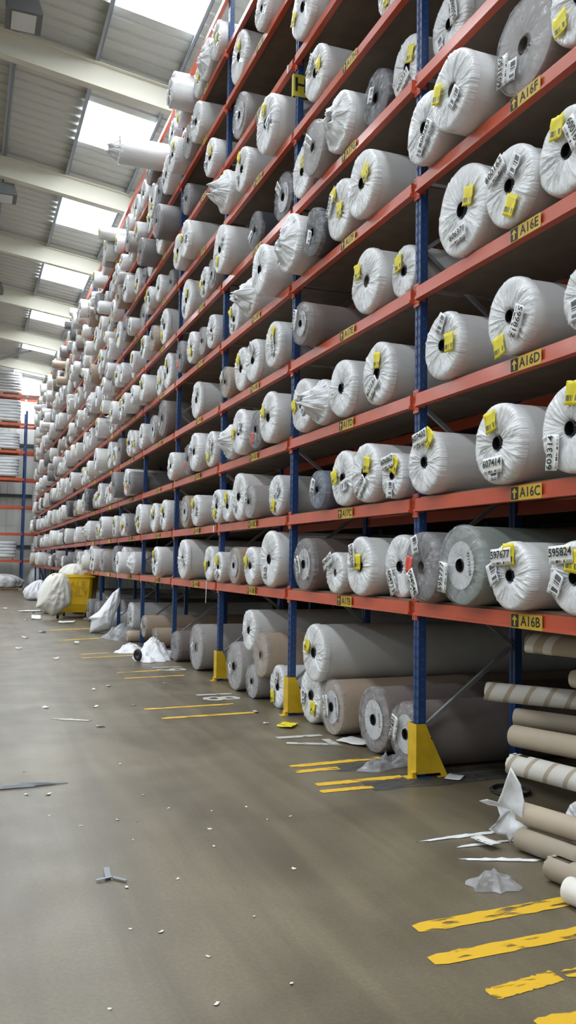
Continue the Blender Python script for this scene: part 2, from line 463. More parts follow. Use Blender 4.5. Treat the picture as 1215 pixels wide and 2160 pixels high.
# ================================================================== THE CARPET RACK
rack = thing('carpet_rack', 'tall blue and orange racking run holding shelves of carpet rolls', 'rack', (0, UY(0), 0))
RY = UY(0)
I0 = -2
def upright_mesh(h, slots, plain=False):
    u = MB()
    # open C profile with a shallow groove down the middle of the front face (front towards -X)
    prof = [(0,0),(0,.030),(.008,.034),(.008,.046),(0,.050),(0,.08),(.065,.08),(.065,0)]
    u.prism([(a, -c) for a, c in prof], lambda p, q, w: (p, q, w*h), 0)
    if slots:
        z = .05
        while z < h-.05:
            for y in (-.020, -.064):
                u.quad((-.0012, y+.006, z), (-.0012, y-.006, z), (-.0012, y-.006, z+.028), (-.0012, y+.006, z+.028), 1)
            u.quad((.030, -.0812, z), (.036, -.0812, z), (.036, -.0812, z+.008), (.030, -.0812, z+.008), 2)
            z += .0752
    me = u.mesh('upright', [BLUE, BLACKSLOT, GALV]); 
    bm = bmesh.new(); bm.from_mesh(me); bmesh.ops.recalc_face_normals(bm, faces=[f for f in bm.faces if f.material_index == 0]); bm.to_mesh(me); bm.free()
    return me
HT = LV[10] + .18
UM = upright_mesh(HT, True); UM2 = upright_mesh(HT, False)
foot = MB(); foot.box(-.03, .10, -.11, .03, 0, .008); FOOT = foot.mesh('foot_plate', BLUE)
for i in range(I0, I_LAST+1):
    rows = [0., .87] + ([2.45, 3.25] if i <= 3 else [])
    for x in rows:
        u = ob('upright', UM if (x == 0 and i <= 9) else UM2, rack, (x, UY(i)-RY, 0))
        if i <= 3 and x == 0: ob('foot_plate', FOOT, u)
    # frame bracing between the front and the back upright
    if i <= 5:
        z = .35; k = 0
        while z < 9.3:
            br = MB(); a, c = ((.05, z), (.88, z+.62)) if k % 2 == 0 else ((.88, z), (.05, z+.62))
            br.bar((a[0], 0, a[1]), (c[0], 0, c[1]), .028, .032)
            o = br.build('brace', GALV, rack); o.location = (0, UY(i)-RY-.04, 0)
            z += .62; k += 1

# beams: a stepped box section along the front of every shelf, with hooked connectors at both ends
LEN = PB - UW
def beam_mesh():
    m = MB()
    prof = [(-.045,-.05),(-.045,.022),(-.030,.05),(.005,.05),(.005,-.05)]
    prof = [(-.045,-.05),(-.045,.018),(-.032,.022),(-.032,.05),(.008,.05),(.008,-.05)]
    prof = [(-.040,-.03),(-.040,.05),(.008,.05),(.008,-.05),(-.052,-.05),(-.052,-.03)]
    m.prism(prof, lambda u, v, w: (u, w*LEN, v))
    me = m.mesh('beam', ORANGE)
    bm = bmesh.new(); bm.from_mesh(me); bmesh.ops.recalc_face_normals(bm, faces=bm.faces); bm.to_mesh(me); bm.free()
    return me
BEAM = beam_mesh()
cn = MB(); cn.box(-.010, -.003, 0, .039, -.125, .06); cn.box(-.056, -.010, .033, .039, -.105, .055) ; CONN_A = None
def connector(side):
    m = MB(); s = side
    # plate lying on the front face of the upright, and the flange that carries the beam
    y0, y1 = (0, .040) if s > 0 else (-.040, 0)
    m.box(-.014, -.002, y0, y1, -.09, .09)
    fy = (-.006, .001) if s > 0 else (-.001, .006)
    m.box(-.040, .045, *fy, -.055, .055)
    for z in (-.08, -.035, .01, .055):
        yc = (y0+y1)/2
        m.quad((-.0146, yc+.005, z), (-.0146, yc-.005, z), (-.0146, yc-.005, z+.022), (-.0146, yc+.005, z+.022), 1)
    return m.mesh('connector', [ORANGE, mat('dark_orange_slot', (.12, .02, .012), .6)])
CN_LO, CN_HI = connector(-1), connector(+1)
plate = MB(); plate.box(-.002, 0, -.155, .155, -.045, .045); PLATE = plate.mesh('bay_label', PLATEY)
arrow = MB(); arrow.box(-.0035, -.002, .075, .150, -.04, .04, 0)
arrow.v += [(-.0045, .112, .034), (-.0045, .140, .004), (-.0045, .084, .004)]; n = len(arrow.v); arrow.f.append((n-3, n-2, n-1)); arrow.m.append(1)
arrow.quad((-.0045, .120, .004), (-.0045, .104, .004), (-.0045, .104, -.032), (-.0045, .120, -.032), 1)
ARROW = arrow.mesh('label_arrow', [INK, PLATEY])
for i in range(I0, I_LAST):
    for k in range(11):
        zc = DECK[k] - .065
        if k == 0 and i == I0: pass
        bo = ob('beam', BEAM, rack, (0, UY(i)-RY, zc))
        ob('connector', CN_LO, bo, (0, 0, 0)); ob('connector', CN_HI, bo, (0, LEN, 0))
        if i <= 1 and k < 10:
            ob('back_beam', BEAM, rack, (.94, UY(i)-RY, zc))
        if k < 10 and -1 <= i <= 6:
            yl = PB*(.455 if i < 0 else .43 if i == 0 else .41 if i == 1 else .375)
            ob('bay_label', PLATE, bo, (-.0525, yl, -.003))
            if i <= 4:
                ob('label_arrow', ARROW, bo, (-.0525, yl, -.003))
                ob('label_text', text_mesh('A%d%s' % (17+i, LETTERS[k]), INK, .085), bo, (-.0555, yl-.042, -.004))
# shelf boards
def deck_mesh(x0, x1):
    d = MB(); d.box(x0, x1, .0, LEN, -.015, 0); return d.mesh('shelf_board', BOARD)
D3 = [deck_mesh(.010, .86), deck_mesh(.95, 2.05), deck_mesh(2.058, 3.3)]; D1 = deck_mesh(.010, 3.3)
for i in range(I0, I_LAST):
    for k in range(10):
        for d in (D3 if -1 <= i <= 2 else [D1]):
            ob('shelf_board', d, rack, (0, UY(i)-RY, DECK[k]))
# small white stickers on two beams
p = MB(); p.box(-.0535, -.0525, -.02, .02, -.045, .045)
o = p.build('beam_sticker', PAPER, rack); o.location = (0, UY(1)+.12-RY, DECK[7]-.068)
o = ob('beam_sticker', o.data, rack, (0, UY(2)+.09-RY, DECK[1]-.068))

# yellow letter plate on the second upright
t = thing('level_sign', 'yellow sign with a black letter H on a blue upright', 'sign', (-.055, UY(1)-UW-.006, 6.71))
p = MB(); p.box(0, .15, -.003, .001, 0, .25); p.box(-.003, 0, -.003, .05, 0, .25); p.build('plate', mat('lime_yellow_plate', (.55, .47, .05), .35), t)
tm = ob('letter', text_mesh('H', INK, .22), t, (.085, -.0045, .125), (0, 0, PI/2))

# yellow column guards
for i, lab in ((0, 'yellow steel guard on the nearest blue upright'), (1, 'yellow steel guard on the second blue upright'), (2, 'yellow steel guard on the third blue upright')):
    t = thing('column_guard', lab, 'guard', (-.025, UY(i), 0), 0, 'yellow column guards')
    g = MB(); g.box(-.006, 0, -.105, .025, .02, .40); g.build('front_plate', YELLOWP, t)
    for y in (-.105, .019):
        g = MB(); g.prism([(0,.40),(.075,.40),(.135,.27),(.27,.0),(.22,.0),(.20,.03),(0,.03)], lambda u, v, w, y=y: (u, y+w*.006, v))
        g.build('side_plate', YELLOWP, t, fixn=True)
    g = MB(); g.box(-.075, 0, -.115, -.02, 0, .008); g.box(-.035, 0, -.105, -.03, .008, .045); g.build('foot', YELLOWP, t)
    g = MB(); g.box(.18, .30, -.125, -.10, 0, .008); g.build('foot', YELLOWP, t)
    g = MB(); g.tube([(.125, -.1075, .29), (.125, -.104, .29)], .006, 10); g.build('bolt_hole', BLACKSLOT, t)

# the racking that stands back to back with it, in the dark behind
rk2 = thing('carpet_rack', 'dim racking behind the carpet shelves, seen through the gaps', 'rack', (4.1, UY(0), 0))
for i in range(I0, 5):
    for x in (0., .87): ob('upright', UM2, rk2, (x, UY(i)-RY, 0))
    for k in range(0, 5):
        ob('beam', BEAM, rk2, (0, UY(i)-RY, DECK[k]-.065))
        ob('shelf_board', D3[0], rk2, (0, UY(i)-RY, DECK[k]))

ROLL_TABLE = """
-1,0,5.477,1.586,0.253,0.14,go,594546,0
-1,0,4.915,1.599,0.266,0.16,nd,595777,0
-1,0,4.387,1.541,0.208,0.14,w,597677,0
-1,0,3.853,1.54,0.207,0.1,w,595824,0
-1,1,5.467,2.351,0.23,0.12,w,607402,0
-1,1,4.548,2.373,0.252,0.12,w,607414,0
-1,1,3.875,2.373,0.252,0.1,w,603314,0
-1,2,5.253,3.169,0.238,0.1,w,599805,0
-1,2,4.468,3.173,0.242,0.08,w,599812,0
-1,2,3.831,3.13,0.199,0.02,w,,0
-1,3,5.032,4.08,0.311,0.08,w,606371,0
-1,3,4.476,4.019,0.25,0.08,w,600162,0
-1,3,3.97,4.025,0.256,0.04,w,600164,0
-1,4,5.495,4.886,0.258,0.12,w,600262,0
-1,4,4.976,4.89,0.263,0.2,wo,,0
-1,4,4.413,4.931,0.304,0.02,co,603150,0
-1,4,3.848,4.892,0.264,0.04,w,606514,0
-1,5,5.464,5.728,0.252,-0.08,w,598350,0
0,-1,8.033,0.272,0.272,-0.06,w,,0
0,-1,7.734,0.732,0.274,0.04,w,,1
0,-1,7.424,0.257,0.257,-0.02,bd,631272704,0
0,-1,6.626,0.277,0.277,-0.06,md,607523,0
0,-1,6.096,0.255,0.255,-0.08,md,607491,0
0,0,7.872,1.59,0.257,0.1,md,640853,0
0,0,7.102,1.518,0.185,0.1,wo,604312,0
0,0,6.594,1.582,0.249,0.1,w,599250,0
0,0,6.094,1.585,0.252,-0.02,w,604713,0
0,1,7.49,2.303,0.182,0.12,l,,0
0,1,6.956,2.365,0.244,0.1,w,,0
0,1,6.467,2.367,0.246,0.12,w,607900,0
0,1,6.042,2.305,0.184,0.08,w,606862,0
0,2,7.981,3.2,0.269,0.1,w,,0
0,2,7.498,3.148,0.217,0.1,wt,,0
0,2,7.012,3.189,0.258,0.1,w,601220,0
0,2,6.332,3.191,0.26,0.08,w,607591,0
0,3,7.783,3.978,0.209,0.2,md,607534,0
0,3,6.554,4.045,0.276,0.08,wo,604030,0
0,3,6.052,3.98,0.211,-0.02,w,602203,0
0,4,8.177,4.928,0.3,0.2,wt,587706,0
0,4,7.645,4.864,0.237,0.14,k,,0
0,4,7.135,4.904,0.276,0.08,w,599534,0
0,4,6.577,4.911,0.284,0.12,w,,0
0,5,8.212,5.741,0.265,0.04,w,,0
0,5,7.683,5.742,0.266,0.14,co,595563,0
0,5,7.145,5.75,0.274,0.1,wt,,0
0,5,6.591,5.719,0.243,-0.02,k,,0
0,5,6.096,5.731,0.254,-0.06,w,600731,0
0,6,7.829,6.611,0.27,0.06,w,607012,0
0,6,6.346,6.559,0.218,-0.02,w,,0
0,7,8.156,7.511,0.321,0.08,w,,0
1,-1,10.337,0.299,0.299,0.04,c,,0
1,-1,9.76,0.791,0.242,0.04,w,,1
1,-1,9.676,0.198,0.198,0.02,c,,0
1,-1,9.33,0.543,0.251,0.04,bo,,1
1,-1,8.954,0.233,0.233,-0.04,w,,0
1,0,10.917,1.534,0.202,0.1,w,,0
1,0,10.218,1.56,0.227,0.1,bd,,0
1,0,9.564,1.558,0.225,0.1,w,,0
1,0,8.906,1.639,0.306,0.1,w,,0
1,1,10.976,2.345,0.224,0.12,w,,0
1,1,10.552,2.322,0.201,0.1,w,,0
1,1,10.072,2.409,0.288,0.1,w,,0
1,1,9.595,2.32,0.199,0.12,c,,0
1,1,8.822,2.345,0.224,0.06,w,,0
1,2,10.52,3.153,0.222,0.1,wt,,0
1,2,9.992,3.205,0.274,0.14,w,,0
1,2,9.445,3.16,0.229,0.1,gr,,0
1,2,8.893,3.213,0.282,0.14,w,,0
1,3,10.748,3.976,0.206,0.1,b,,0
1,3,10.195,4.04,0.271,0.06,w,,0
1,3,9.665,4.029,0.259,0.08,w,602223,0
1,3,8.83,4.025,0.256,0.12,w,594412,0
1,4,10.805,4.852,0.225,-0.02,w,,0
1,4,9.892,4.869,0.241,0.06,wt,,0
1,4,8.98,4.905,0.278,0.24,w,,0
1,5,10.851,5.796,0.32,0.18,w,,0
1,5,9.842,5.708,0.232,0.02,k,,0
1,5,8.899,5.751,0.275,0.0,kd,624270,0
1,6,10.919,6.622,0.281,0.12,wt,,0
1,6,10.185,6.621,0.28,0.1,w,,0
1,6,9.442,6.936,0.125,0.1,cd,,1
1,6,9.078,6.666,0.325,0.16,w,,0
1,7,10.46,7.478,0.288,0.06,cd,,0
1,8,10.677,8.405,0.34,0.02,w,602115,0
1,8,9.469,8.311,0.246,0.1,w,,0
2,-1,13.555,0.239,0.239,0.04,mo,,1
2,-1,12.393,0.34,0.34,0.0,co,,0
2,0,12.816,1.634,0.301,0.12,w,,0
2,0,11.529,1.574,0.241,0.06,w,,0
2,1,12.834,2.367,0.246,0.1,bd,,0
2,1,12.092,2.348,0.228,0.12,w,,0
2,2,13.694,3.157,0.226,0.14,w,,0
2,2,12.707,3.164,0.233,0.1,gr,,0
2,2,12.176,3.213,0.281,0.14,w,,0
2,2,11.566,3.184,0.253,0.06,w,606394,0
2,3,12.487,4.047,0.278,0.04,w,,0
2,4,13.287,4.881,0.253,0.12,gr,,0
2,4,12.577,4.868,0.241,0.12,w,,0
2,4,12.012,4.834,0.206,0.1,c,,0
2,4,11.569,4.866,0.238,0.08,w,,0
2,5,13.193,5.796,0.319,0.06,w,,0
2,5,12.015,5.707,0.23,0.08,w,,0
2,5,11.526,5.681,0.205,0.1,cd,,1
2,6,13.366,6.623,0.282,0.18,w,,0
2,6,12.796,6.629,0.288,0.2,w,,0
2,7,13.178,7.436,0.245,0.1,g,,0
2,7,11.698,7.456,0.266,0.12,w,,0
2,8,13.636,8.351,0.287,0.24,w,,0
2,8,13.063,8.353,0.288,0.12,c,,0
2,8,12.475,8.366,0.301,0.14,w,,0
2,9,13.628,9.169,0.295,0.14,w,,0
2,9,13.417,9.527,0.118,0.3,wt,,1
2,9,13.116,9.098,0.224,0.42,w,,0
2,9,12.64,9.125,0.251,0.08,w,,0
2,9,12.102,9.162,0.288,0.1,wt,,0
2,9,11.551,9.137,0.263,0.1,w,,0
3,-1,16.143,0.367,0.207,0.04,bo,,1
3,-1,15.799,0.181,0.181,-0.1,bo,,0
3,0,14.74,1.591,0.258,0.14,w,,0
3,1,16.277,2.403,0.282,0.16,w,,0
3,1,15.252,2.382,0.261,0.08,w,,0
3,1,14.323,2.38,0.259,0.1,w,,0
3,3,16.385,4.015,0.246,0.12,w,,0
3,3,15.509,4.028,0.259,0.08,cd,,0
3,3,14.534,4.081,0.312,0.12,m,,0
3,4,16.455,4.819,0.191,0.3,w,,0
3,4,16.012,4.885,0.258,0.2,w,,0
3,4,15.366,4.907,0.28,0.0,w,,0
3,4,14.637,4.943,0.316,0.02,w,,0
3,5,16.195,5.71,0.233,0.16,w,,0
3,5,15.458,5.714,0.237,0.14,b,,0
3,5,14.906,5.799,0.323,0.04,w,,0
3,6,16.075,6.571,0.23,0.12,w,,0
3,6,15.65,6.539,0.198,0.18,w,,0
3,6,15.209,6.586,0.245,0.1,w,,0
3,6,14.727,6.563,0.222,-0.02,g,,0
3,7,16.388,7.448,0.258,0.02,w,,0
3,7,15.838,7.449,0.259,0.33,gr,,0
3,7,15.084,7.476,0.286,0.12,w,,0
3,7,14.368,7.482,0.291,0.33,gr,,0
3,8,16.386,8.311,0.246,0.06,w,,0
3,8,15.612,8.373,0.308,0.18,w,,0
3,8,15.053,8.32,0.255,0.16,g,,0
3,8,14.478,8.389,0.324,0.16,w,,0
3,9,16.015,9.214,0.34,0.16,mo,,0
3,9,14.423,9.122,0.248,0.08,w,,0
4,-1,18.988,0.34,0.34,-0.22,w,,0
4,-1,16.966,0.111,0.111,0.18,b,,0
4,0,19.052,1.63,0.298,0.14,g,,0
4,0,18.067,1.611,0.278,0.12,w,,0
4,0,17.561,1.558,0.225,0.32,w,,0
4,0,17.01,1.555,0.222,0.12,wt,,0
4,1,19.049,2.357,0.236,0.16,w,,0
4,1,18.423,2.366,0.246,0.1,w,,0
4,1,17.84,2.311,0.19,0.17,w,,0
4,1,17.365,2.332,0.211,0.18,gr,,0
4,2,18.932,3.174,0.243,0.17,w,,0
4,2,18.248,3.21,0.279,0.34,gr,,0
4,2,17.488,3.207,0.276,0.2,wb,,0
4,2,16.971,3.154,0.223,0.22,gr,,0
4,3,18.709,4.025,0.256,0.16,m,,0
4,3,17.699,4.044,0.275,0.12,w,,0
4,3,17.183,4.003,0.234,0.11,w,,0
4,4,18.947,4.877,0.25,0.31,w,,0
4,4,18.443,4.869,0.242,0.2,w,,0
4,4,17.93,4.886,0.259,0.18,g,,0
4,4,17.463,4.838,0.211,0.29,w,,0
4,4,17.038,4.82,0.192,0.08,g,,0
4,5,19.02,5.722,0.246,0.2,w,,0
4,5,18.501,5.692,0.216,0.19,w,,0
4,5,18.004,5.701,0.225,0.02,w,,0
4,5,17.4,5.697,0.22,0.16,w,,0
4,6,18.971,6.64,0.299,0.2,w,,0
4,6,18.304,6.615,0.274,0.18,m,,0
4,6,17.788,6.534,0.193,0.16,w,,0
4,6,17.043,6.589,0.248,0.02,c,,0
4,7,18.806,7.456,0.265,0.26,b,,0
4,7,18.547,7.798,0.135,0.28,c,,1
4,7,18.247,7.485,0.295,0.19,w,,0
4,7,17.599,7.46,0.27,0.06,w,,0
4,7,16.946,7.361,0.171,0.04,g,,0
4,8,18.783,8.242,0.177,0.2,w,,0
4,8,18.165,8.287,0.223,0.09,w,,0
4,8,17.612,8.283,0.218,0.28,c,,0
4,8,16.946,8.261,0.197,0.22,w,,0
4,9,18.661,9.084,0.21,0.1,w,,0
4,9,17.865,9.143,0.269,0.07,w,,0
4,9,17.126,9.147,0.273,0.06,w,,0
5,-1,21.491,0.297,0.297,0.15,gr,,0
5,-1,20.552,0.34,0.34,-0.3,g,,0
5,-1,19.683,0.215,0.215,0.12,w,,0
5,0,21.744,1.613,0.28,0.24,w,,0
5,0,20.883,1.602,0.269,0.12,b,,0
5,0,19.94,1.576,0.243,0.28,c,,0
5,1,21.821,2.332,0.211,0.14,w,,0
5,1,21.342,2.323,0.202,0.07,w,,0
5,1,20.708,2.364,0.244,0.12,w,,0
5,1,19.787,2.362,0.241,0.35,w,,0
5,2,21.728,3.132,0.201,0.2,w,,0
5,2,21.228,3.212,0.281,0.2,w,,0
5,2,20.519,3.147,0.216,0.12,w,,0
5,2,19.754,3.17,0.239,0.16,w,,0
5,3,21.518,3.978,0.209,0.14,w,,0
5,3,20.957,4.044,0.275,0.35,w,,0
5,3,20.302,4.088,0.318,0.12,w,,0
5,3,19.694,3.999,0.23,0.09,w,,0
5,4,21.864,4.844,0.216,0.21,c,,0
5,4,21.293,4.875,0.247,0.29,w,,0
5,4,20.491,4.875,0.247,0.06,w,,0
5,4,20.117,5.199,0.157,0.34,w,,1
5,4,19.87,4.875,0.247,0.08,wt,,0
5,5,21.785,5.742,0.266,0.26,w,,0
5,5,21.212,5.766,0.29,0.16,w,,0
5,5,20.608,5.721,0.245,0.16,wt,,0
5,5,20.108,5.685,0.208,0.35,w,,0
5,5,19.9,6.021,0.185,0.29,w,,1
5,5,19.707,5.669,0.193,0.16,b,,0
5,6,21.783,6.651,0.31,0.2,w,,0
5,6,21.179,6.571,0.229,0.2,w,,0
5,6,20.62,6.606,0.265,0.06,k,,0
5,6,20.353,6.919,0.144,0.29,w,,1
5,6,20.104,6.59,0.249,0.24,w,,0
5,7,21.668,7.487,0.297,0.22,w,,0
5,7,20.86,7.399,0.209,0.13,w,,0
5,7,20.656,7.717,0.156,0.42,w,,1
5,7,20.431,7.411,0.221,0.1,g,,0
5,7,19.879,7.443,0.252,0.2,w,,0
5,8,21.783,8.274,0.209,0.09,w,,0
5,8,21.033,8.293,0.228,0.09,w,,0
5,8,20.422,8.309,0.244,0.11,w,,0
5,8,19.846,8.312,0.247,0.14,w,,0
5,9,21.679,9.137,0.263,0.18,w,,0
5,9,21.092,9.068,0.194,0.24,c,,0
5,9,20.605,9.174,0.3,0.31,w,,0
5,9,20.19,9.379,0.158,0.51,w,,1
5,9,19.987,9.077,0.203,0.14,w,,0
6,-1,24.409,0.34,0.34,-0.75,w,,0
6,-1,23.784,0.208,0.208,-0.75,b,,0
6,-1,22.951,0.295,0.295,0.15,g,,0
6,-1,22.44,0.204,0.204,-0.08,w,,0
6,0,24.463,1.611,0.279,0.1,w,,0
6,0,23.887,1.586,0.253,0.13,w,,0
6,0,23.41,1.537,0.204,0.29,w,,0
6,0,22.875,1.66,0.327,0.14,w,,0
6,1,24.458,2.371,0.25,0.1,m,,0
6,1,23.943,2.318,0.198,0.06,g,,0
6,1,23.223,2.372,0.251,0.1,b,,0
6,1,22.639,2.374,0.253,0.26,wt,,0
6,2,24.137,3.192,0.261,0.22,w,,0
6,2,23.313,3.225,0.294,0.27,k,,0
6,2,22.396,3.127,0.196,0.16,c,,0
6,3,24.611,3.96,0.191,0.13,w,,0
6,3,24.08,4.001,0.232,0.07,w,,0
6,3,23.469,4.017,0.248,0.18,w,,0
6,3,22.879,3.984,0.214,0.08,w,,0
6,3,22.416,3.971,0.202,0.34,w,,0
6,4,24.374,4.91,0.283,0.2,w,,0
6,4,23.749,4.819,0.192,0.2,wt,,0
6,4,23.061,4.882,0.255,0.21,w,,0
6,5,24.307,5.679,0.203,0.24,w,,0
6,5,23.691,5.73,0.253,0.2,w,,0
6,5,23.205,5.706,0.229,0.3,c,,0
6,5,22.685,5.745,0.269,0.28,wt,,0
6,6,24.589,6.935,0.129,0.3,w,,1
6,6,24.301,6.629,0.288,0.24,w,,0
6,6,23.599,6.57,0.229,0.31,w,,0
6,6,23.039,6.593,0.252,0.27,b,,0
6,6,22.46,6.609,0.268,0.08,b,,0
6,7,24.558,7.381,0.191,0.06,w,,0
6,7,24.091,7.468,0.278,0.11,w,,0
6,7,23.511,7.388,0.197,0.35,w,,0
6,7,22.921,7.516,0.326,0.16,w,,0
6,8,24.32,8.302,0.237,0.13,w,,0
6,8,23.775,8.341,0.277,0.26,b,,0
6,8,23.259,8.606,0.134,0.25,wt,,1
6,8,23.012,8.312,0.247,0.14,b,,0
6,8,22.479,8.343,0.279,0.25,g,,0
6,9,24.531,9.086,0.211,0.09,w,,0
6,9,23.977,9.214,0.34,-0.06,w,,0
6,9,22.825,9.093,0.218,0.28,w,,0
7,-1,27.158,0.295,0.295,-0.04,w,,0
7,-1,26.269,0.196,0.196,0.16,b,,0
7,-1,25.735,0.266,0.266,-0.75,w,,0
7,-1,25.181,0.208,0.208,-0.75,m,,0
7,0,26.889,1.532,0.2,0.05,k,,0
7,0,26.221,1.619,0.286,0.14,m,,0
7,0,25.614,1.595,0.262,0.13,w,,0
7,1,27.139,2.319,0.198,0.07,w,,0
7,1,26.463,2.339,0.218,0.09,c,,0
7,1,25.661,2.36,0.239,0.12,g,,0
7,1,25.136,2.337,0.216,0.27,w,,0
7,2,27.205,3.184,0.253,0.32,k,,0
7,2,26.621,3.173,0.242,0.16,b,,0
7,2,25.513,3.152,0.221,0.2,w,,0
7,3,26.854,3.982,0.213,0.12,w,,0
7,3,26.338,4.008,0.238,0.33,w,,0
7,3,25.225,4.035,0.265,0.12,w,,0
7,4,27.044,4.892,0.264,0.05,k,,0
7,4,26.361,4.857,0.23,0.34,w,,0
7,4,25.699,4.85,0.223,0.27,w,,0
7,5,27.297,5.689,0.213,0.31,w,,0
7,5,26.789,5.746,0.27,0.18,b,,0
7,5,25.942,5.706,0.23,0.06,w,,0
7,5,25.365,5.73,0.254,0.29,w,,0
7,6,27.259,6.592,0.25,0.16,w,,0
7,6,26.327,6.605,0.264,0.17,w,,0
7,6,25.467,6.627,0.286,0.08,w,,0
7,7,27.167,7.446,0.256,0.34,w,,0
7,7,26.545,7.432,0.241,0.14,k,,0
7,7,26.103,7.389,0.199,0.35,w,,0
7,7,25.597,7.477,0.287,0.19,m,,0
7,7,25.117,7.392,0.201,0.18,w,,0
7,8,27.261,8.261,0.196,0.28,w,,0
7,8,26.794,8.258,0.193,0.2,m,,0
7,8,26.297,8.257,0.193,0.29,c,,0
7,8,25.861,8.287,0.222,0.12,w,,0
7,8,25.153,8.272,0.208,0.23,w,,0
7,9,27.385,9.448,0.124,0.39,w,,1
7,9,27.198,9.123,0.248,0.32,w,,0
7,9,26.69,9.131,0.257,0.22,w,,0
7,9,25.841,9.148,0.274,0.26,w,,0
7,9,25.243,9.074,0.2,0.07,w,,0
8,-1,29.74,0.251,0.251,0.02,b,,0
8,-1,28.912,0.298,0.298,0.16,w,,0
8,-1,28.199,0.216,0.216,0.08,k,,0
8,0,29.725,1.533,0.201,0.23,m,,0
8,0,29.141,1.531,0.198,0.22,w,,0
8,0,28.603,1.601,0.268,0.07,c,,0
8,0,27.87,1.532,0.199,0.29,gr,,0
8,1,29.835,2.381,0.261,0.25,m,,0
8,1,29.314,2.313,0.192,0.34,w,,0
8,1,28.891,2.343,0.222,0.22,k,,0
8,1,28.315,2.37,0.249,0.23,w,,0
8,2,29.906,3.198,0.267,0.22,c,,0
8,2,29.268,3.13,0.199,0.18,b,,0
8,2,28.769,3.164,0.233,0.33,w,,0
8,2,28.165,3.133,0.202,0.13,w,,0
8,3,29.781,4.066,0.297,0.29,w,,0
8,3,28.729,4.031,0.261,0.22,w,,0
8,3,28.043,4.062,0.293,0.09,gr,,0
8,4,29.835,4.873,0.246,0.2,wt,,0
8,4,28.949,4.838,0.211,0.16,g,,0
8,4,28.241,4.887,0.259,0.31,w,,0
8,5,29.599,5.7,0.223,0.13,m,,0
8,5,28.983,5.688,0.212,0.1,w,,0
8,5,28.293,5.759,0.283,0.11,c,,0
8,6,29.861,6.551,0.21,0.09,w,,0
8,6,29.065,6.555,0.214,0.1,w,,0
8,6,28.568,6.86,0.186,0.27,wt,,1
8,6,28.377,6.532,0.191,0.27,w,,0
8,6,27.88,6.562,0.221,0.29,w,,0
8,7,30.109,7.776,0.153,0.47,b,,1
8,7,30.012,7.411,0.221,0.16,c,,0
8,7,29.324,7.44,0.25,0.16,w,,0
8,7,28.815,7.44,0.25,0.1,m,,0
8,7,28.158,7.472,0.282,0.09,w,,0
8,8,30.011,8.306,0.242,0.18,wt,,0
8,8,29.311,8.311,0.246,0.14,b,,0
8,8,28.642,8.278,0.213,0.11,w,,0
8,8,28.294,8.59,0.152,0.33,w,,1
8,8,28.072,8.286,0.222,0.16,w,,0
8,9,29.939,9.144,0.27,0.06,w,,0
8,9,29.162,9.082,0.207,0.24,w,,0
8,9,28.948,9.436,0.135,0.37,gr,,1
8,9,28.688,9.134,0.26,0.2,g,,0
8,9,28.009,9.15,0.276,0.09,w,,0
9,-1,32.257,0.269,0.269,0.06,w,,0
9,-1,31.647,0.293,0.293,-0.07,c,,0
9,-1,31.011,0.244,0.244,0.19,w,,0
9,-1,30.564,0.206,0.206,0.11,g,,0
9,0,32.574,1.559,0.227,0.1,w,,0
9,0,32.014,1.629,0.296,0.06,g,,0
9,0,31.381,1.563,0.23,0.32,k,,0
9,0,30.752,1.624,0.292,0.26,c,,0
9,1,32.414,2.399,0.278,0.34,w,,0
9,1,31.874,2.381,0.261,0.31,w,,0
9,1,31.335,2.391,0.27,0.18,w,,0
9,1,30.757,2.406,0.286,0.09,w,,0
9,2,32.33,3.187,0.256,0.08,wt,,0
9,2,31.539,3.161,0.23,0.12,w,,0
9,2,31.087,3.153,0.222,0.23,w,,0
9,2,30.608,3.178,0.247,0.22,w,,0
9,3,32.666,4.009,0.239,0.33,c,,0
9,3,31.951,3.985,0.216,0.34,w,,0
9,3,31.214,4.065,0.295,0.25,w,,0
9,3,30.645,3.985,0.216,0.21,w,,0
9,4,32.661,4.874,0.247,0.2,w,,0
9,4,32.11,4.835,0.207,0.25,m,,0
9,4,31.821,5.151,0.186,0.35,w,,1
9,4,31.628,4.821,0.194,0.21,c,,0
9,4,30.93,4.832,0.204,0.23,w,,0
9,5,32.688,5.699,0.223,0.12,b,,0
9,5,32.066,5.698,0.221,0.05,w,,0
9,5,31.529,5.762,0.286,0.07,wt,,0
9,5,31.001,5.673,0.196,0.26,c,,0
9,5,30.596,5.67,0.194,0.05,wt,,0
9,6,32.484,6.641,0.3,0.28,c,,0
9,6,31.69,6.607,0.266,0.32,w,,0
9,6,31.058,6.584,0.243,0.28,w,,0
9,7,32.684,7.382,0.191,0.31,w,,0
9,7,32.172,7.471,0.281,0.31,w,,0
9,7,31.383,7.486,0.296,0.25,w,,0
9,7,30.696,7.474,0.283,0.22,w,,0
9,8,32.597,8.363,0.299,0.23,w,,0
9,8,32.059,8.263,0.199,0.19,k,,0
9,8,31.611,8.292,0.228,0.06,w,,0
9,8,31.286,8.602,0.139,0.54,b,,1
9,8,31.046,8.305,0.24,0.07,w,,0
9,9,32.609,9.147,0.273,0.26,w,,0
9,9,31.918,9.162,0.288,0.21,w,,0
9,9,31.386,9.093,0.219,0.26,g,,0
9,9,30.695,9.099,0.225,0.09,gr,,0
10,-1,35.409,0.259,0.259,-0.09,g,,0
10,-1,34.833,0.24,0.24,0.05,w,,0
10,-1,34.366,0.205,0.205,0.07,w,,0
10,-1,33.761,0.218,0.218,0.17,m,,0
10,-1,33.316,0.227,0.227,0.06,w,,0
10,0,35.342,1.577,0.245,0.27,c,,0
10,0,34.805,1.547,0.214,0.14,wt,,0
10,0,33.931,1.593,0.261,0.06,w,,0
10,0,33.405,1.539,0.206,0.15,k,,0
10,1,35.434,2.317,0.196,0.32,w,,0
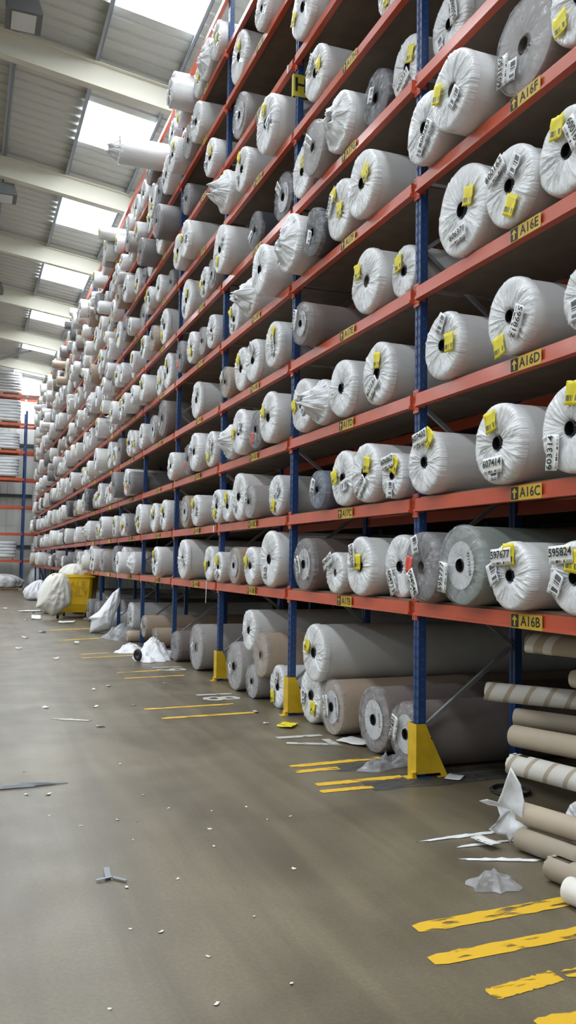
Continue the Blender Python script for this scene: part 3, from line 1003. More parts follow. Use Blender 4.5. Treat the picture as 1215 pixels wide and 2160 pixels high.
10,1,34.759,2.381,0.26,0.07,w,,0
10,1,33.813,2.322,0.201,0.16,w,,0
10,1,33.383,2.352,0.231,0.16,gr,,0
10,2,35.149,3.218,0.287,0.17,w,,0
10,2,34.548,3.224,0.293,0.26,w,,0
10,2,34.006,3.154,0.223,0.18,m,,0
10,2,33.419,3.216,0.285,0.18,w,,0
10,3,35.018,4.065,0.296,0.17,g,,0
10,3,34.426,4.04,0.271,0.17,k,,0
10,3,33.481,4.041,0.271,0.21,gr,,0
10,4,35.145,4.917,0.29,0.15,w,,0
10,4,34.644,4.822,0.195,0.15,w,,0
10,4,34.264,5.17,0.174,0.32,c,,1
10,4,34.049,4.843,0.215,0.34,gr,,0
10,4,33.492,4.844,0.216,0.1,w,,0
10,5,35.279,5.726,0.249,0.29,gr,,0
10,5,34.758,5.703,0.226,0.19,w,,0
10,5,33.948,5.698,0.221,0.29,w,,0
10,5,33.331,5.695,0.219,0.06,w,,0
10,6,35.537,7.025,0.119,0.49,w,,1
10,6,35.402,6.633,0.292,0.1,k,,0
10,6,34.862,6.573,0.232,0.27,c,,0
10,6,34.2,6.55,0.209,0.28,w,,0
10,6,33.717,6.601,0.26,0.34,w,,0
10,7,35.348,7.397,0.206,0.12,w,,0
10,7,34.854,7.406,0.216,0.09,c,,0
10,7,34.059,7.486,0.296,0.21,w,,0
10,7,33.58,7.384,0.194,0.2,wt,,0
10,8,35.132,8.26,0.196,0.17,w,,0
10,8,34.538,8.352,0.287,0.22,w,,0
10,8,33.614,8.297,0.233,0.27,m,,0
10,9,35.24,9.106,0.232,0.18,b,,0
10,9,34.711,9.088,0.214,0.07,m,,0
10,9,34.193,9.134,0.259,0.28,w,,0
10,9,33.542,9.096,0.222,0.28,w,,0
11,-1,37.558,0.203,0.203,0.04,w,,0
11,-1,36.859,0.208,0.208,0.17,g,,0
11,-1,36.254,0.274,0.274,0.19,w,,0
11,0,38.107,1.625,0.292,0.32,w,,0
11,0,37.447,1.577,0.245,0.05,w,,0
11,0,36.862,1.546,0.213,0.11,c,,0
11,0,36.155,1.544,0.211,0.17,w,,0
11,1,38.186,2.325,0.204,0.22,w,,0
11,1,37.608,2.366,0.246,0.22,gr,,0
11,1,36.899,2.313,0.192,0.31,w,,0
11,1,36.352,2.38,0.259,0.22,w,,0
11,2,37.678,3.213,0.282,0.08,c,,0
11,2,36.789,3.126,0.195,0.33,w,,0
11,2,36.29,3.174,0.243,0.21,w,,0
11,3,37.87,4.015,0.246,0.09,c,,0
11,3,37.259,3.973,0.204,0.29,k,,0
11,3,36.813,3.992,0.222,0.25,w,,0
11,3,36.256,4.056,0.286,0.25,w,,0
11,4,38.062,4.87,0.243,0.34,w,,0
11,4,37.496,4.843,0.215,0.31,w,,0
11,4,36.99,4.852,0.224,0.15,k,,0
11,4,36.221,4.839,0.212,0.34,wt,,0
11,5,37.76,5.711,0.235,0.12,c,,0
11,5,36.852,5.767,0.291,0.26,g,,0
11,5,36.093,5.687,0.21,0.16,m,,0
11,6,37.903,6.63,0.289,0.3,wt,,0
11,6,37.288,6.606,0.265,0.24,w,,0
11,6,36.734,6.632,0.291,0.2,w,,0
11,6,36.26,6.535,0.194,0.32,w,,0
11,7,38.149,7.455,0.265,0.14,w,,0
11,7,37.473,7.407,0.217,0.3,w,,0
11,7,36.818,7.78,0.15,0.41,w,,1
11,7,36.552,7.456,0.266,0.32,w,,0
11,7,36.054,7.418,0.228,0.11,gr,,0
11,8,37.902,8.298,0.234,0.1,m,,0
11,8,37.573,8.617,0.125,0.3,w,,1
11,8,37.31,8.328,0.263,0.18,c,,0
11,8,36.72,8.296,0.232,0.1,w,,0
11,8,36.056,8.309,0.244,0.31,w,,0
11,9,37.742,9.109,0.235,0.16,w,,0
11,9,37.079,9.157,0.283,0.21,w,,0
11,9,36.36,9.168,0.293,0.06,w,,0
12,-1,40.864,0.213,0.213,0.0,m,,0
12,-1,40.246,0.225,0.225,0.1,gr,,0
12,-1,39.537,0.269,0.269,0.08,m,,0
12,-1,38.932,0.275,0.275,0.17,w,,0
12,0,40.679,1.607,0.274,0.13,c,,0
12,0,40.031,1.629,0.297,0.25,w,,0
12,0,39.393,1.585,0.252,0.25,w,,0
12,0,38.808,1.611,0.278,0.25,k,,0
12,1,40.309,2.372,0.251,0.17,b,,0
12,1,39.633,2.402,0.281,0.24,g,,0
12,1,38.877,2.328,0.207,0.07,g,,0
12,2,40.541,3.192,0.261,0.21,w,,0
12,2,39.977,3.182,0.251,0.07,w,,0
12,2,39.241,3.187,0.256,0.1,w,,0
12,2,38.753,3.163,0.232,0.2,w,,0
12,3,40.443,3.979,0.209,0.12,w,,0
12,3,39.704,3.984,0.215,0.28,m,,0
12,3,39.163,4.049,0.28,0.23,w,,0
12,4,40.827,4.826,0.199,0.22,w,,0
12,4,40.345,4.824,0.196,0.07,c,,0
12,4,39.917,4.853,0.226,0.34,w,,0
12,4,39.415,4.878,0.251,0.11,w,,0
12,4,39.167,5.203,0.156,0.31,m,,1
12,4,38.915,4.877,0.25,0.13,w,,0
12,5,40.586,5.721,0.244,0.26,c,,0
12,5,39.846,5.733,0.257,0.24,w,,0
12,5,38.908,5.74,0.263,0.3,w,,0
12,6,40.548,6.538,0.197,0.34,w,,0
12,6,40.285,6.936,0.129,0.36,b,,1
12,6,39.997,6.629,0.288,0.2,wt,,0
12,6,39.402,6.625,0.284,0.16,b,,0
12,6,38.796,6.568,0.227,0.07,w,,0
12,7,40.804,7.453,0.262,0.35,w,,0
12,7,40.309,7.396,0.206,0.28,w,,0
12,7,39.572,7.441,0.251,0.16,w,,0
12,7,39.096,7.781,0.152,0.25,k,,1
12,7,38.831,7.455,0.265,0.35,w,,0
12,8,40.932,8.268,0.204,0.28,w,,0
12,8,40.712,8.631,0.12,0.45,w,,1
12,8,40.434,8.342,0.278,0.14,g,,0
12,8,39.499,8.321,0.256,0.24,w,,0
12,8,38.811,8.342,0.278,0.11,wt,,0
12,9,40.566,9.093,0.219,0.13,w,,0
12,9,40.072,9.154,0.28,0.06,w,,0
12,9,39.8,9.451,0.12,0.31,w,,1
12,9,39.565,9.104,0.229,0.06,w,,0
12,9,38.877,9.114,0.24,0.35,w,,0
13,-1,43.347,0.232,0.232,0.14,w,,0
13,-1,42.809,0.286,0.286,0.09,g,,0
13,-1,41.808,0.201,0.201,0.07,k,,0
13,0,43.389,1.633,0.3,0.25,w,,0
13,0,42.89,1.525,0.192,0.22,c,,0
13,0,42.273,1.524,0.191,0.25,c,,0
13,0,41.747,1.535,0.202,0.33,b,,0
13,1,43.456,2.396,0.276,0.1,w,,0
13,1,42.624,2.418,0.298,0.15,c,,0
13,1,41.665,2.377,0.256,0.13,w,,0
13,2,43.427,3.224,0.293,0.29,w,,0
13,2,42.955,3.122,0.19,0.33,w,,0
13,2,42.444,3.21,0.279,0.1,w,,0
13,2,41.809,3.209,0.278,0.27,gr,,0
13,3,43.335,4.017,0.248,0.17,b,,0
13,3,42.718,4.014,0.245,0.25,w,,0
13,3,42.197,4.042,0.272,0.2,k,,0
13,3,41.514,4.03,0.26,0.29,w,,0
13,4,43.331,4.842,0.214,0.09,w,,0
13,4,42.355,4.872,0.245,0.1,w,,0
13,4,41.743,4.875,0.247,0.14,w,,0
13,5,43.608,5.674,0.198,0.16,w,,0
13,5,43.097,5.712,0.235,0.16,w,,0
13,5,42.202,5.697,0.22,0.24,w,,0
13,5,41.677,5.696,0.22,0.19,wt,,0
13,6,43.057,6.581,0.24,0.23,m,,0
13,6,42.449,6.565,0.224,0.17,w,,0
13,6,41.953,6.537,0.196,0.2,w,,0
13,7,43.101,7.46,0.27,0.08,c,,0
13,7,42.631,7.389,0.199,0.21,wt,,0
13,7,41.913,7.393,0.203,0.06,w,,0
13,8,43.195,8.31,0.245,0.24,w,,0
13,8,42.613,8.334,0.269,0.3,w,,0
13,8,42.059,8.257,0.192,0.07,w,,0
13,8,41.553,8.347,0.283,0.16,w,,0
13,9,43.313,9.142,0.268,0.12,b,,0
13,9,42.687,9.089,0.215,0.05,w,,0
13,9,42.12,9.09,0.216,0.22,k,,0
13,9,41.461,9.077,0.202,0.2,w,,0
3,9,15.38,9.124,0.25,0.86,wt,,0
"""

# ================================================================== CARPET ROLLS
ROLL_LEN = 3.25
def body_mesh(name, m, seed, wrinkle):
    rng = random.Random(seed); ph = [rng.uniform(0, 6.28) for _ in range(4)]
    def jit(t, i):
        return 1 + .014*math.sin(2*t+ph[0]+i*.2) + .006*math.sin(3*t+ph[1]) + wrinkle*nz3(math.cos(t)*2.2, math.sin(t)*2.2, seed+i*.35)
    prof = [(.012, .955), (.004, .975), (.010, .99), (.035, 1.0), (.10, 1.0), (.22, 1.002), (.4, 1.0), (.65, 1.0), (1.0, 1.0), (ROLL_LEN, 1.0)]
    b = MB(); b.lathe_x(prof, 48, jit)
    # end: wound carpet, rings stepping in and out
    n0 = len(b.v)
    end = [(.012, .955)] + [(.012 + (.006 if k % 2 else -.002), .93 - .085*k) for k in range(9)] + [(.012, .17), (.25, .165)]
    b.lathe_x(list(reversed(end)), 48)
    b.cap_ring(9*48, 48)
    me = b.mesh(name, m, True)
    return me
BODY = {'w': [body_mesh('body', FILMBODY, s, .012) for s in range(5)]}
for key, m in CARPET.items(): BODY[key] = [body_mesh('body', m, 20+s, .004) for s in range(2)]

def wrap_mesh(seed, m, tuft=0., nfold=None, deep=1., seg=180, out=0.):
    rng = random.Random(seed)
    radii = [1.014, 1.014, 1.004, .975, .92, .84, .74, .63, .52, .41, .31, .24, .195, .17, .16]
    xb = [.05, .02, .004, -.006, -.011, -.013, -.013, -.012, -.011, -.010, -.008, -.004, .004, .018, .06]
    folds = []
    for _ in range(nfold or rng.randint(54, 72)):
        folds.append((rng.uniform(0, 2*PI), rng.uniform(.022, .070), rng.uniform(.004, .021)*deep, rng.uniform(-.5, .5), rng.uniform(.25, 1.)))
    sw = rng.uniform(-.3, .3)
    b = MB(); off = rng.uniform(0, 90)
    lop = (rng.uniform(-.02, .02), rng.uniform(-.02, .02))
    for ri, (r, x) in enumerate(zip(radii, xb)):
        u = min(1, max(0, (1-r)/.8)); amp = math.sin(PI*min(1, u*.9+.04))**.55 if 0 < u < 1 else 0
        for k in range(seg):
            t = 2*PI*k/seg
            d = 0.
            for (tj, wj, hj, sj, reach) in folds:
                dt = abs((t - tj - sj*u + PI) % (2*PI) - PI)
                w_ = wj*(.35+.65*r)
                if dt < w_ and u > 1-reach-.15: d = max(d, hj*(1-dt/w_))
            nn = nz3(math.cos(t)*r*3+off, math.sin(t)*r*3, seed*1.7)
            xx = x - amp*(d + .009*nn*deep) - amp*(.004+out)
            rr = r*(1 +   .036*nz3(math.cos(t)*1.5+off, math.sin(t)*1.5, 3.) + (.010*nn if ri < 4 else 0))
            if tuft and r < .8:
                q = min(1, (.8-r)/.6); xx -= tuft*q**1.2*(.75+.6*nz3(math.cos(t)*1.1+off, math.sin(t)*1.1, q*1.5))
                rr *= 1 + .30*q*(1+1.2*nz3(math.cos(t)*2.4+off, math.sin(t)*2.4, 7.+q*1.2))
            if ri >= 12 and tuft: xx -= tuft*.2
            b.v.append((xx, rr*math.cos(t)+lop[0]*u, rr*math.sin(t)+lop[1]*u))
    nr = len(radii)
    for i in range(nr-1):
        for k in range(seg):
            l = (k+1) % seg; b.f.append((i*seg+k, (i+1)*seg+k, (i+1)*seg+l, i*seg+l)); b.m.append(0)
    if tuft: b.cap_ring((nr-1)*seg, seg)
    return b.mesh('end_wrap', m, True)
WRAP = [wrap_mesh(100+s, FILMPLEAT) for s in range(9)]
WRAPT = [wrap_mesh(200+s, FILMPLEAT, tuft=.12+.05*s, deep=1.6) for s in range(3)]
WRAPC = [wrap_mesh(300+s, CLEARPLEAT, nfold=44, deep=.8, out=.012) for s in range(4)]

def core_mesh():
    b = MB()
    b.lathe_x([(.03, .172), (-.012, .172), (-.015, .165), (-.012, .158), (.0, .150), (.05, .148)], 24)
    b.lathe_x([(.05, .148), (.05, .06), (.02, .055), (.02, .001)], 24)
    b.box(.012, .03, -.10, .10, -.018, .018); b.box(.012, .03, -.09, .09, .055, .08)
    return b.mesh('core_plug', BLACKP, True)
CORE = core_mesh()
b = MB(); b.lathe_x([(.02, .19), (-.002, .19), (-.002, .15), (.30, .15), (.30, .001)], 24); HOLE = b.mesh('core_tube', COREIN, True)
b = MB(); b.lathe_x([(-.0015, .18), (-.005, .18), (-.005, .60), (-.0015, .60)], 40); DISC = b.mesh('card_disc', CARD, False)

def bent_sheet(name, w, h, m, seed, amp=.006, n=6, ragged=0.):
    rng = random.Random(seed); b = MB()
    for side in (0, 1):
        for i in range(n+1):
            for j in range(n+1):
                y = -(i/n-.5)*w; z = (j/n-.5)*h
                if ragged and (i in (0, n) or j in (0, n)): y *= 1+rng.uniform(-ragged, ragged)*.3; z *= 1+rng.uniform(-ragged, ragged)*.3
                x = -amp*nz3(y*22, z*22, seed) - amp*1.2*(i/n-.5)**2*2
                b.v.append((x + side*.0012, y, z))
    N = (n+1)*(n+1)
    if ragged:                               # both faces share the same torn outline
        for q in range(N): b.v[N+q] = (b.v[q][0]+.0012, b.v[q][1], b.v[q][2])
    for i in range(n):
        for j in range(n):
            a = i*(n+1)+j; f = (a, a+n+1, a+n+2, a+1)
            b.f.append(f); b.m.append(0); b.f.append(tuple(N+q for q in reversed(f))); b.m.append(0)
    edge = [j for j in range(n+1)] + [i*(n+1)+n for i in range(1, n+1)] + [n*(n+1)+j for j in range(n-1, -1, -1)] + [i*(n+1) for i in range(n-1, 0, -1)]
    for q in range(len(edge)):
        a, c = edge[q], edge[(q+1) % len(edge)]; b.f.append((a, c, N+c, N+a)); b.m.append(0)
    return b.mesh(name, m, True)
STICKERS = [bent_sheet('sticker', .115, .135, STICKM, s, .008, 6, .14) for s in range(4)]
REDS = bent_sheet('sticker', .09, .13, REDST, 9, .010, 6, .25)
LABELS = [bent_sheet('label', .205, .105, LABELM, 11+s, .004, 5) for s in range(2)]
SHEETS = [bent_sheet('label', .10, .14, SHEETM, 15+s, .010, 5) for s in range(2)]

ORD = ['first', 'second', 'third', 'fourth', 'fifth', 'sixth', 'seventh', 'eighth', 'ninth', 'tenth', 'eleventh', 'twelfth', 'thirteenth', 'fourteenth', 'fifteenth']
WORDS = {'w': 'white wrapped carpet roll', 'm': 'mauve carpet roll in clear film', 'b': 'beige carpet roll in clear film', 'g': 'grey carpet roll in clear film',
         'n': 'greenish carpet roll in clear film', 'k': 'charcoal carpet roll in clear film', 'l': 'bluish carpet roll in clear film', 'c': 'pale grey carpet roll in clear film'}
CLEARNUM = {'606371', '600162', '599812', '607414', '603314', '594546', '595777', '597677', '604713', '607591', '587706', '594412', '603150', '607491', '606862', '599534'}
# printed matter on the near roll ends: number -> [(kind, u, v, degrees)], u towards the near side, v up, in roll radii
SPOTS = {
 '600262': [('sheet', .05, -.62, -35), ('num', .35, -.38, 48)], '603150': [('num', -.56, -.32, 84), ('sheet', -.24, -.46, -12)],
 '606514': [('yellow', -.50, -.38, 8), ('sheet', .25, .3, 0)], '598350': [('num', .42, .15, -78), ('sheet', -.35, -.5, 10)],
 '606371': [('yellow', .42, .14, -15), ('num', .02, -.60, 6)], '600162': [('num', -.42, .52, 28), ('yellow', .22, -.62, -30), ('sheet', .4, .35, -40)],
 '600164': [('yellow', -.18, .60, -10), ('num', .4, .2, -65)], '599805': [('yellow', .60, -.05, 0), ('sheet', .12, .62, -32)],
 '599812': [('num', .48, -.28, -118), ('yellow', -.30, -.74, 14)], '607402': [('yellow', .50, .70, -38), ('num', -.02, .76, 10)],
 '607414': [('yellow', -.12, .55, 12), ('num', .0, -.56, 2), ('sheet', .0, -.66, 4)], '603314': [('yellow', .22, .75, -8), ('num', -.45, -.5, 84)],
 '594546': [('red', -.45, .05, -12), ('num', -.22, -.48, -62), ('sheet', -.14, .62, 14)],
 '595777': [('num', -.60, -.30, 82)], '597677': [('num', -.20, .55, 4), ('yellow', .15, .62, 0), ('sheet', -.66, .06, 24)],
 '595824': [('num', -.32, .62, 4), ('yellow', .12, .45, -8), ('sheet', -.55, -.2, -26)],
 '604713': [('num', -.30, -.5, -62), ('sheet', -.15, -.62, 20)], '604312': [('num', -.5, .55, 25)], '599250': [('yellow', .12, .14, 0), ('num', -.3, .35, -80)],
 '607591': [('yellow', .22, .36, -8), ('num', -.05, -.48, 38)], '599534': [('yellow', -.3, .6, 20), ('num', -.55, .3, 60), ('yellow', .25, -.1, 0)],
 '606862': [('num', -.1, .60, 8), ('yellow', .45, .42, -25), ('sheet', .1, -.6, -4)], '607900': [('yellow', .45, .22, -10), ('num', 0, -.5, 45)],
 '587706': [('num', -.35, -.45, 14)], '594412': [('yellow', .28, .42, -14), ('num', .3, -.2, -80)], '607491': [('num', -.52, .12, 74)],
 '607523': [], '631272704': [('num', -.24, .0, -78)], '640853': [('num', -.3, -.1, -66)], '607534': [('num', -.4, .25, 70)],
}
def img_size(r):
    i, k, Y, z, R, p = r[:6]
    v = Vector((-p, Y, z)) - CAM; dep = v.dot(FW); x = 607.5+1800*v.dot(RT)/dep; y = 1080-1800*v.dot(UP)/dep
    s = R*1800/dep
    inside = -s < x < 1215+s and -s < y < 2160+s
    return s if inside else 0

rolls = []
for line in ROLL_TABLE.strip().splitlines():
    a = line.split(',')
    rolls.append((int(a[0]), int(a[1]), float(a[2]), float(a[3]), float(a[4]), float(a[5]), a[6], a[7], int(a[8])))
order = sorted(range(len(rolls)), key=lambda q: -img_size(rolls[q]))
near = set(order[:300])
counters = {}
for q in sorted(range(len(rolls)), key=lambda q: (rolls[q][0], rolls[q][1], rolls[q][2])):
    key = (rolls[q][0], rolls[q][1]); counters[key] = counters.get(key, 0)+1
    rolls[q] = rolls[q] + (counters[key],)

def put(name, data, parent, R, u, v, deg, x):
    """flat item on the roll end"""
    return ob(name, data, parent, (x, -u*R, R+v*R), (math.radians(-deg), 0, 0))
for q in near:
    i, k, Y, z, R, p, ty, num, st, nth = rolls[q]
    rng = random.Random(q*7+3); kind = ty[0]; size = img_size(rolls[q])
    white = kind == 'w'
    pos = ORD[nth-1]
    if i < 3: where = 'shelf A%d%s' % (17+i, LETTERS[k]) if k >= 0 else 'the floor, bay A%d' % (17+i)
    else: where = 'level %s, %s bay' % (LETTERS[k], ORD[i+1]) if k >= 0 else 'the floor, %s bay' % ORD[i+1]
    if num in CLEARNUM: lab = '%s labelled %s, %s on %s' % (WORDS[kind], num, pos, where)
    elif st: lab = '%s on top of others, %s on %s' % (WORDS[kind], pos, where)
    else: lab = '%s, %s from near post on %s' % (WORDS[kind], pos, where)
    t = thing('carpet_roll', lab, 'carpet roll', (-p, Y, z-R), 0, 'carpet rolls on the racking')
    bm_ = rng.choice(BODY[kind]); ang = rng.uniform(0, 6.28)
    ob('body', bm_, t, (0, 0, R), (ang, 0, 0), (1, R, R))
    if 't' in ty: wm = rng.choice(WRAPT)
    elif white: wm = rng.choice(WRAP)
    else: wm = rng.choice(WRAPC)
    ob('end_wrap', wm, t, (0, 0, R), (rng.uniform(0, 6.28), 0, 0), (1, R*.999, R*.999))
    if 'd' in ty: ob('card_disc', DISC, t, (0, 0, R), (0, 0, 0), (1, R, R))
    cr = min(1.0, .30/R*.85)
    if 't' not in ty:
        if 'o' in ty: ob('core_tube', HOLE, t, (0, 0, R), None, (1, R, R))
        else: ob('core_plug', CORE, t, (0, 0, R), (rng.uniform(-.2, .2), 0, 0), (1, R, R))
    spots = SPOTS.get(num)
    if spots is None:
        spots = []
        if white:
            a = rng.uniform(0, 6.28); rr = rng.uniform(.38, .62)
            if rng.random() < .72: spots.append(('yellow', rr*math.cos(a), rr*math.sin(a), rng.uniform(-35, 35)))
            a += rng.uniform(1.6, 4.6)
            if rng.random() < .7: spots.append((('num' if num else 'sheet'), .5*math.cos(a), .5*math.sin(a), rng.uniform(-80, 80)))
        elif 'r' in ty: spots.append(('red', -.1, -.45, rng.uniform(-20, 20)))
        elif num or rng.random() < .6: spots.append((('num' if num else 'sheet'), rng.uniform(-.4, .0), rng.uniform(-.5, .5), rng.uniform(-80, 80)))
    for (kd, u, v, deg) in spots:
        xo = -.034 - rng.uniform(0, .004)
        if kd == 'yellow': put('sticker', rng.choice(STICKERS), t, R, u, v, deg, xo)
        elif kd == 'red': put('sticker', REDS, t, R, u, v, deg, xo)
        elif kd == 'sheet': put('label', rng.choice(SHEETS), t, R, u, v, deg, xo)
        else:
            l = put('label', LABELS[0], t, R, u, v, deg, xo-.006)
            ob('label_number', text_mesh(num, INK, .066 if len(num) < 8 else .045), l, (-.0085, 0, .012))
    if 'd' in ty and size > 30:
        ob('disc_print', text_mesh('43173104' if num == '595777' else (num or '624270'), INK, .04), t, (-.0065, -R*.40, R*1.05), (math.radians(80), 0, 0))

# the rest of the rolls, far down the aisle: too many to single out
fb = MB(); SEG = 22
FM = [FILMBODY, FILM] + [CARPET[c] for c in 'mbgnklc'] + [CLEAR, BLACKP, STICKM]
ci = {c: 2+n for n, c in enumerate('mbgnklc')}
for q in range(len(rolls)):
    if q in near: continue
    i, k, Y, z, R, p, ty, num, st, nth = rolls[q]; rng = random.Random(q)
    mi = 0 if ty[0] == 'w' else ci[ty[0]]
    n0 = len(fb.v); prof = [(-p+1.6, 1.), (-p+.3, 1.), (-p+.02, 1.0), (-p-.008, .95)]
    for x, r in prof:
        for s in range(SEG):
            t = 2*PI*s/SEG; fb.v.append((x, Y+R*r*math.cos(t), z+R*r*math.sin(t)))
    for a in range(3):
        for s in range(SEG):
            l = (s+1) % SEG; fb.f.append((n0+a*SEG+s, n0+a*SEG+l, n0+(a+1)*SEG+l, n0+(a+1)*SEG+s)); fb.m.append(mi)
    last = n0+3*SEG
    for r in (.66, .36, .18):
        n1 = len(fb.v)
        for s in range(SEG):
            t = 2*PI*s/SEG; fb.v.append((-p-.012-rng.uniform(0, .028)*(r > .2), Y+R*r*math.cos(t), z+R*r*math.sin(t)))
        for s in range(SEG):
            l = (s+1) % SEG; fb.f.append((last+s, last+l, n1+l, n1+s)); fb.m.append(1 if mi == 0 else mi)
        last = n1
    fb.f.append(tuple(last+s for s in range(SEG))); fb.m.append(9+1)
    if mi == 0 and rng.random() < .6:
        a = rng.uniform(0, 6.28); yy = Y+.5*R*math.cos(a); zz = z+.5*R*math.sin(a)
        fb.quad((-p-.045, yy+.06, zz-.06), (-p-.045, yy-.06, zz-.06), (-p-.045, yy-.06, zz+.06), (-p-.045, yy+.06, zz+.06), 11)
o = fb.build('carpet_roll_rows', FM, smooth=True)
tag(o, 'rows of small distant carpet rolls filling the far bays of the racking', 'carpet rolls'); o['kind'] = 'stuff'

# ================================================================== CARDBOARD TUBES stacked beside the near upright
def tube_thing(lab, far, ang, dia, L, m, bands=None, notch=False, tilt=0.):
    t = thing('cardboard_tube', lab, 'tube', far, math.radians(ang), 'cardboard tubes stacked under the near shelf')
    t.rotation_euler = (math.radians(tilt), 0, math.radians(ang))
    r = dia/2; b = MB(); seg = 32; ys = [0, -.006] + [-.02-k*.06 for k in range(6)] + [-.8, -L+.006, -L]
    for j, y in enumerate(ys):
        rr = r*(.97 if j in (0, len(ys)-1) else 1)
        for s in range(seg):
            a = 2*PI*s/seg; yy = y
            if notch and j < 3 and math.sin(a) > .2: yy = y - .02*abs(nz3(s*.7, 1, 2))*2
            b.v.append((rr*math.cos(a), yy, rr*math.sin(a)))
    for j in range(len(ys)-1):
        for s in range(seg):
            l = (s+1) % seg
            if notch and j in (2, 3) and 6 <= s <= 9: continue
            b.f.append((j*seg+s, j*seg+l, (j+1)*seg+l, (j+1)*seg+s)); b.m.append(0)
    n = len(b.v)                              # inner bore
    for y in (0, -L):
        for s in range(seg):
            a = 2*PI*s/seg; b.v.append((r*.86*math.cos(a), y, r*.86*math.sin(a)))
    for s in range(seg):
        l = (s+1) % seg
        b.f.append((n+s, n+seg+s, n+seg+l, n+l)); b.m.append(1)
        b.f.append((s, n+s, n+l, l)); b.m.append(0)
        e = (len(ys)-1)*seg; b.f.append((e+s, e+l, n+seg+l, n+seg+s)); b.m.append(0)
    b.build('tube_wall', [m, KRAFTD], t, True)
    if bands:                                 # spiral strip of darker paper left between the white windings
        turns, w, m2 = bands; sp = MB(); N = 40
        for k in range(turns):
            y0 = -.012 - k*.145
            for s in range(N+1):
                a = 2*PI*s/N + .4
                for e in (0, 1): sp.v.append((r*1.015*math.cos(a), y0 - .035*math.sin(a) - e*w, r*1.015*math.sin(a)))
            o_ = k*2*(N+1)
            for s in range(N): sp.f.append((o_+2*s, o_+2*s+1, o_+2*s+3, o_+2*s+2)); sp.m.append(0)
        sp.build('spiral_seam', m2, t, True)
    return t
tube_thing('pale kraft tube with one white band, topmost, just under shelf A16B', (.30, 4.789, 1.091), 15, .132, 2.2, KRAFT, (2, .07, KRAFTW))
tube_thing('long white cardboard tube with tan spiral bands sticking out furthest', (.36, 5.38, .684), 36, .136, 3.0, KRAFTW, (7, .035, KRAFT))
tube_thing('short kraft tube end above the white banded tube', (.47, 4.566, .877), 14, .118, 2.0, KRAFT)
tube_thing('dark kraft tube directly beneath the white banded tube', (.27, 4.905, .585), 27, .118, 2.4, KRAFTD)
tube_thing('kraft tube end half hidden behind two others', (.50, 5.22, .50), 27, .124, 2.4, KRAFT)
tube_thing('plain kraft tube third from the top of the front pile', (.13, 4.744, .500), 20, .138, 2.4, KRAFT)
tube_thing('pale cardboard tube with a torn notch near its end', (.06, 4.657, .345), 14, .136, 2.4, KRAFTW, (5, .03, KRAFT), True)
tube_thing('clean kraft tube resting above the white torn plastic', (-.19, 4.212, .178), 15, .128, 2.4, KRAFT)
tube_thing('kraft tube on the floor under the torn plastic', (-.26, 4.13, .066), 12, .122, 2.4, KRAFTD)
tube_thing('wide brown tube with a cut open end on the floor', (-.385, 3.70, .066), 10, .128, 2.2, KRAFTD, None, True)
tube_thing('pale tube end nearest the yellow floor line', (-.50, 3.42, .064), 11, .124, 2.0, KRAFTW)
tube_thing('brown tube lying between the two lowest tube ends', (-.245, 3.62, .160), 11, .12, 2.0, KRAFTD)
# a steel stillage that carries the upper tubes, beyond the edge of the view
t = thing('tube_stillage', 'grey steel stillage frame that carries the cardboard tubes', 'stillage', (.85, 2.75, 0))
for x in (-.35, .75):
    g = MB(); g.box(x-.03, x+.03, -.03, .03, 0, 1.0); g.build('post', GALV, t)
for z in (.27, .42, .515, .6, 1.0):
    g = MB(); g.box(-.32, .72, -.02, .02, z-.02, z); g.build('cross_bar', GALV, t)
# film wrapped roll among the tubes
t = thing('carpet_roll', 'silvery film-wrapped roll lying low among the cardboard tubes', 'carpet roll', (.08, 4.02, .0), 0, 'carpet rolls on the racking')
ob('body', BODY['w'][1], t, (0, 0, .137), None, (.8, .135, .135)); ob('end_wrap', WRAP[3], t, (0, 0, .137), None, (1, .135, .135))

# ================================================================== crumpled plastic and paper
CLEARLITTER = CLEAR
def crumple(name, lab, cat, loc, sx, sy, h, m, seed, n=22, ragged=.25, ridge=1., group=None, rz=0., smooth=True):
    """a rumpled sheet with a torn outline lying on what is below it"""
    b = MB(); rng = random.Random(seed)
    top, bot = [], []
    for i in range(n+1):
        r = i/n
        for j in range(2*n):
            t = 2*PI*j/(2*n); k = 1 + ragged*nz3(math.cos(t)*2+seed, math.sin(t)*2, seed*.3) + ragged*.6*nz3(math.cos(t)*5+seed, math.sin(t)*5, 9)
            x = math.cos(t)*r*sx*k; y = math.sin(t)*r*sy*k
            f = abs(nz3(x*2.2/max(sx, .2)+seed, y*2.2/max(sy, .2), seed)) ; g = abs(nz3(x*6/max(sx, .2)+seed, y*6/max(sy, .2), seed+4))
            z = h*((1-r**1.6)*(.62+.55*ridge*(.6-2*f)) + .16*ridge*(.7-2*g)*(1-r**4)) + .004
            z = max(z, .004)
            b.v.append((x, y, z))
    for i in range(n):
        for j in range(2*n):
            l = (j+1) % (2*n); b.f.append((i*2*n+j, (i+1)*2*n+j, (i+1)*2*n+l, i*2*n+l)); b.m.append(0)
    o = b.build(name, m, None, smooth)
    md = o.modifiers.new('thickness', 'SOLIDIFY'); md.thickness = .002
    o.location = loc; o.rotation_euler = (0, 0, rz)
    return tag(o, lab, cat, group)

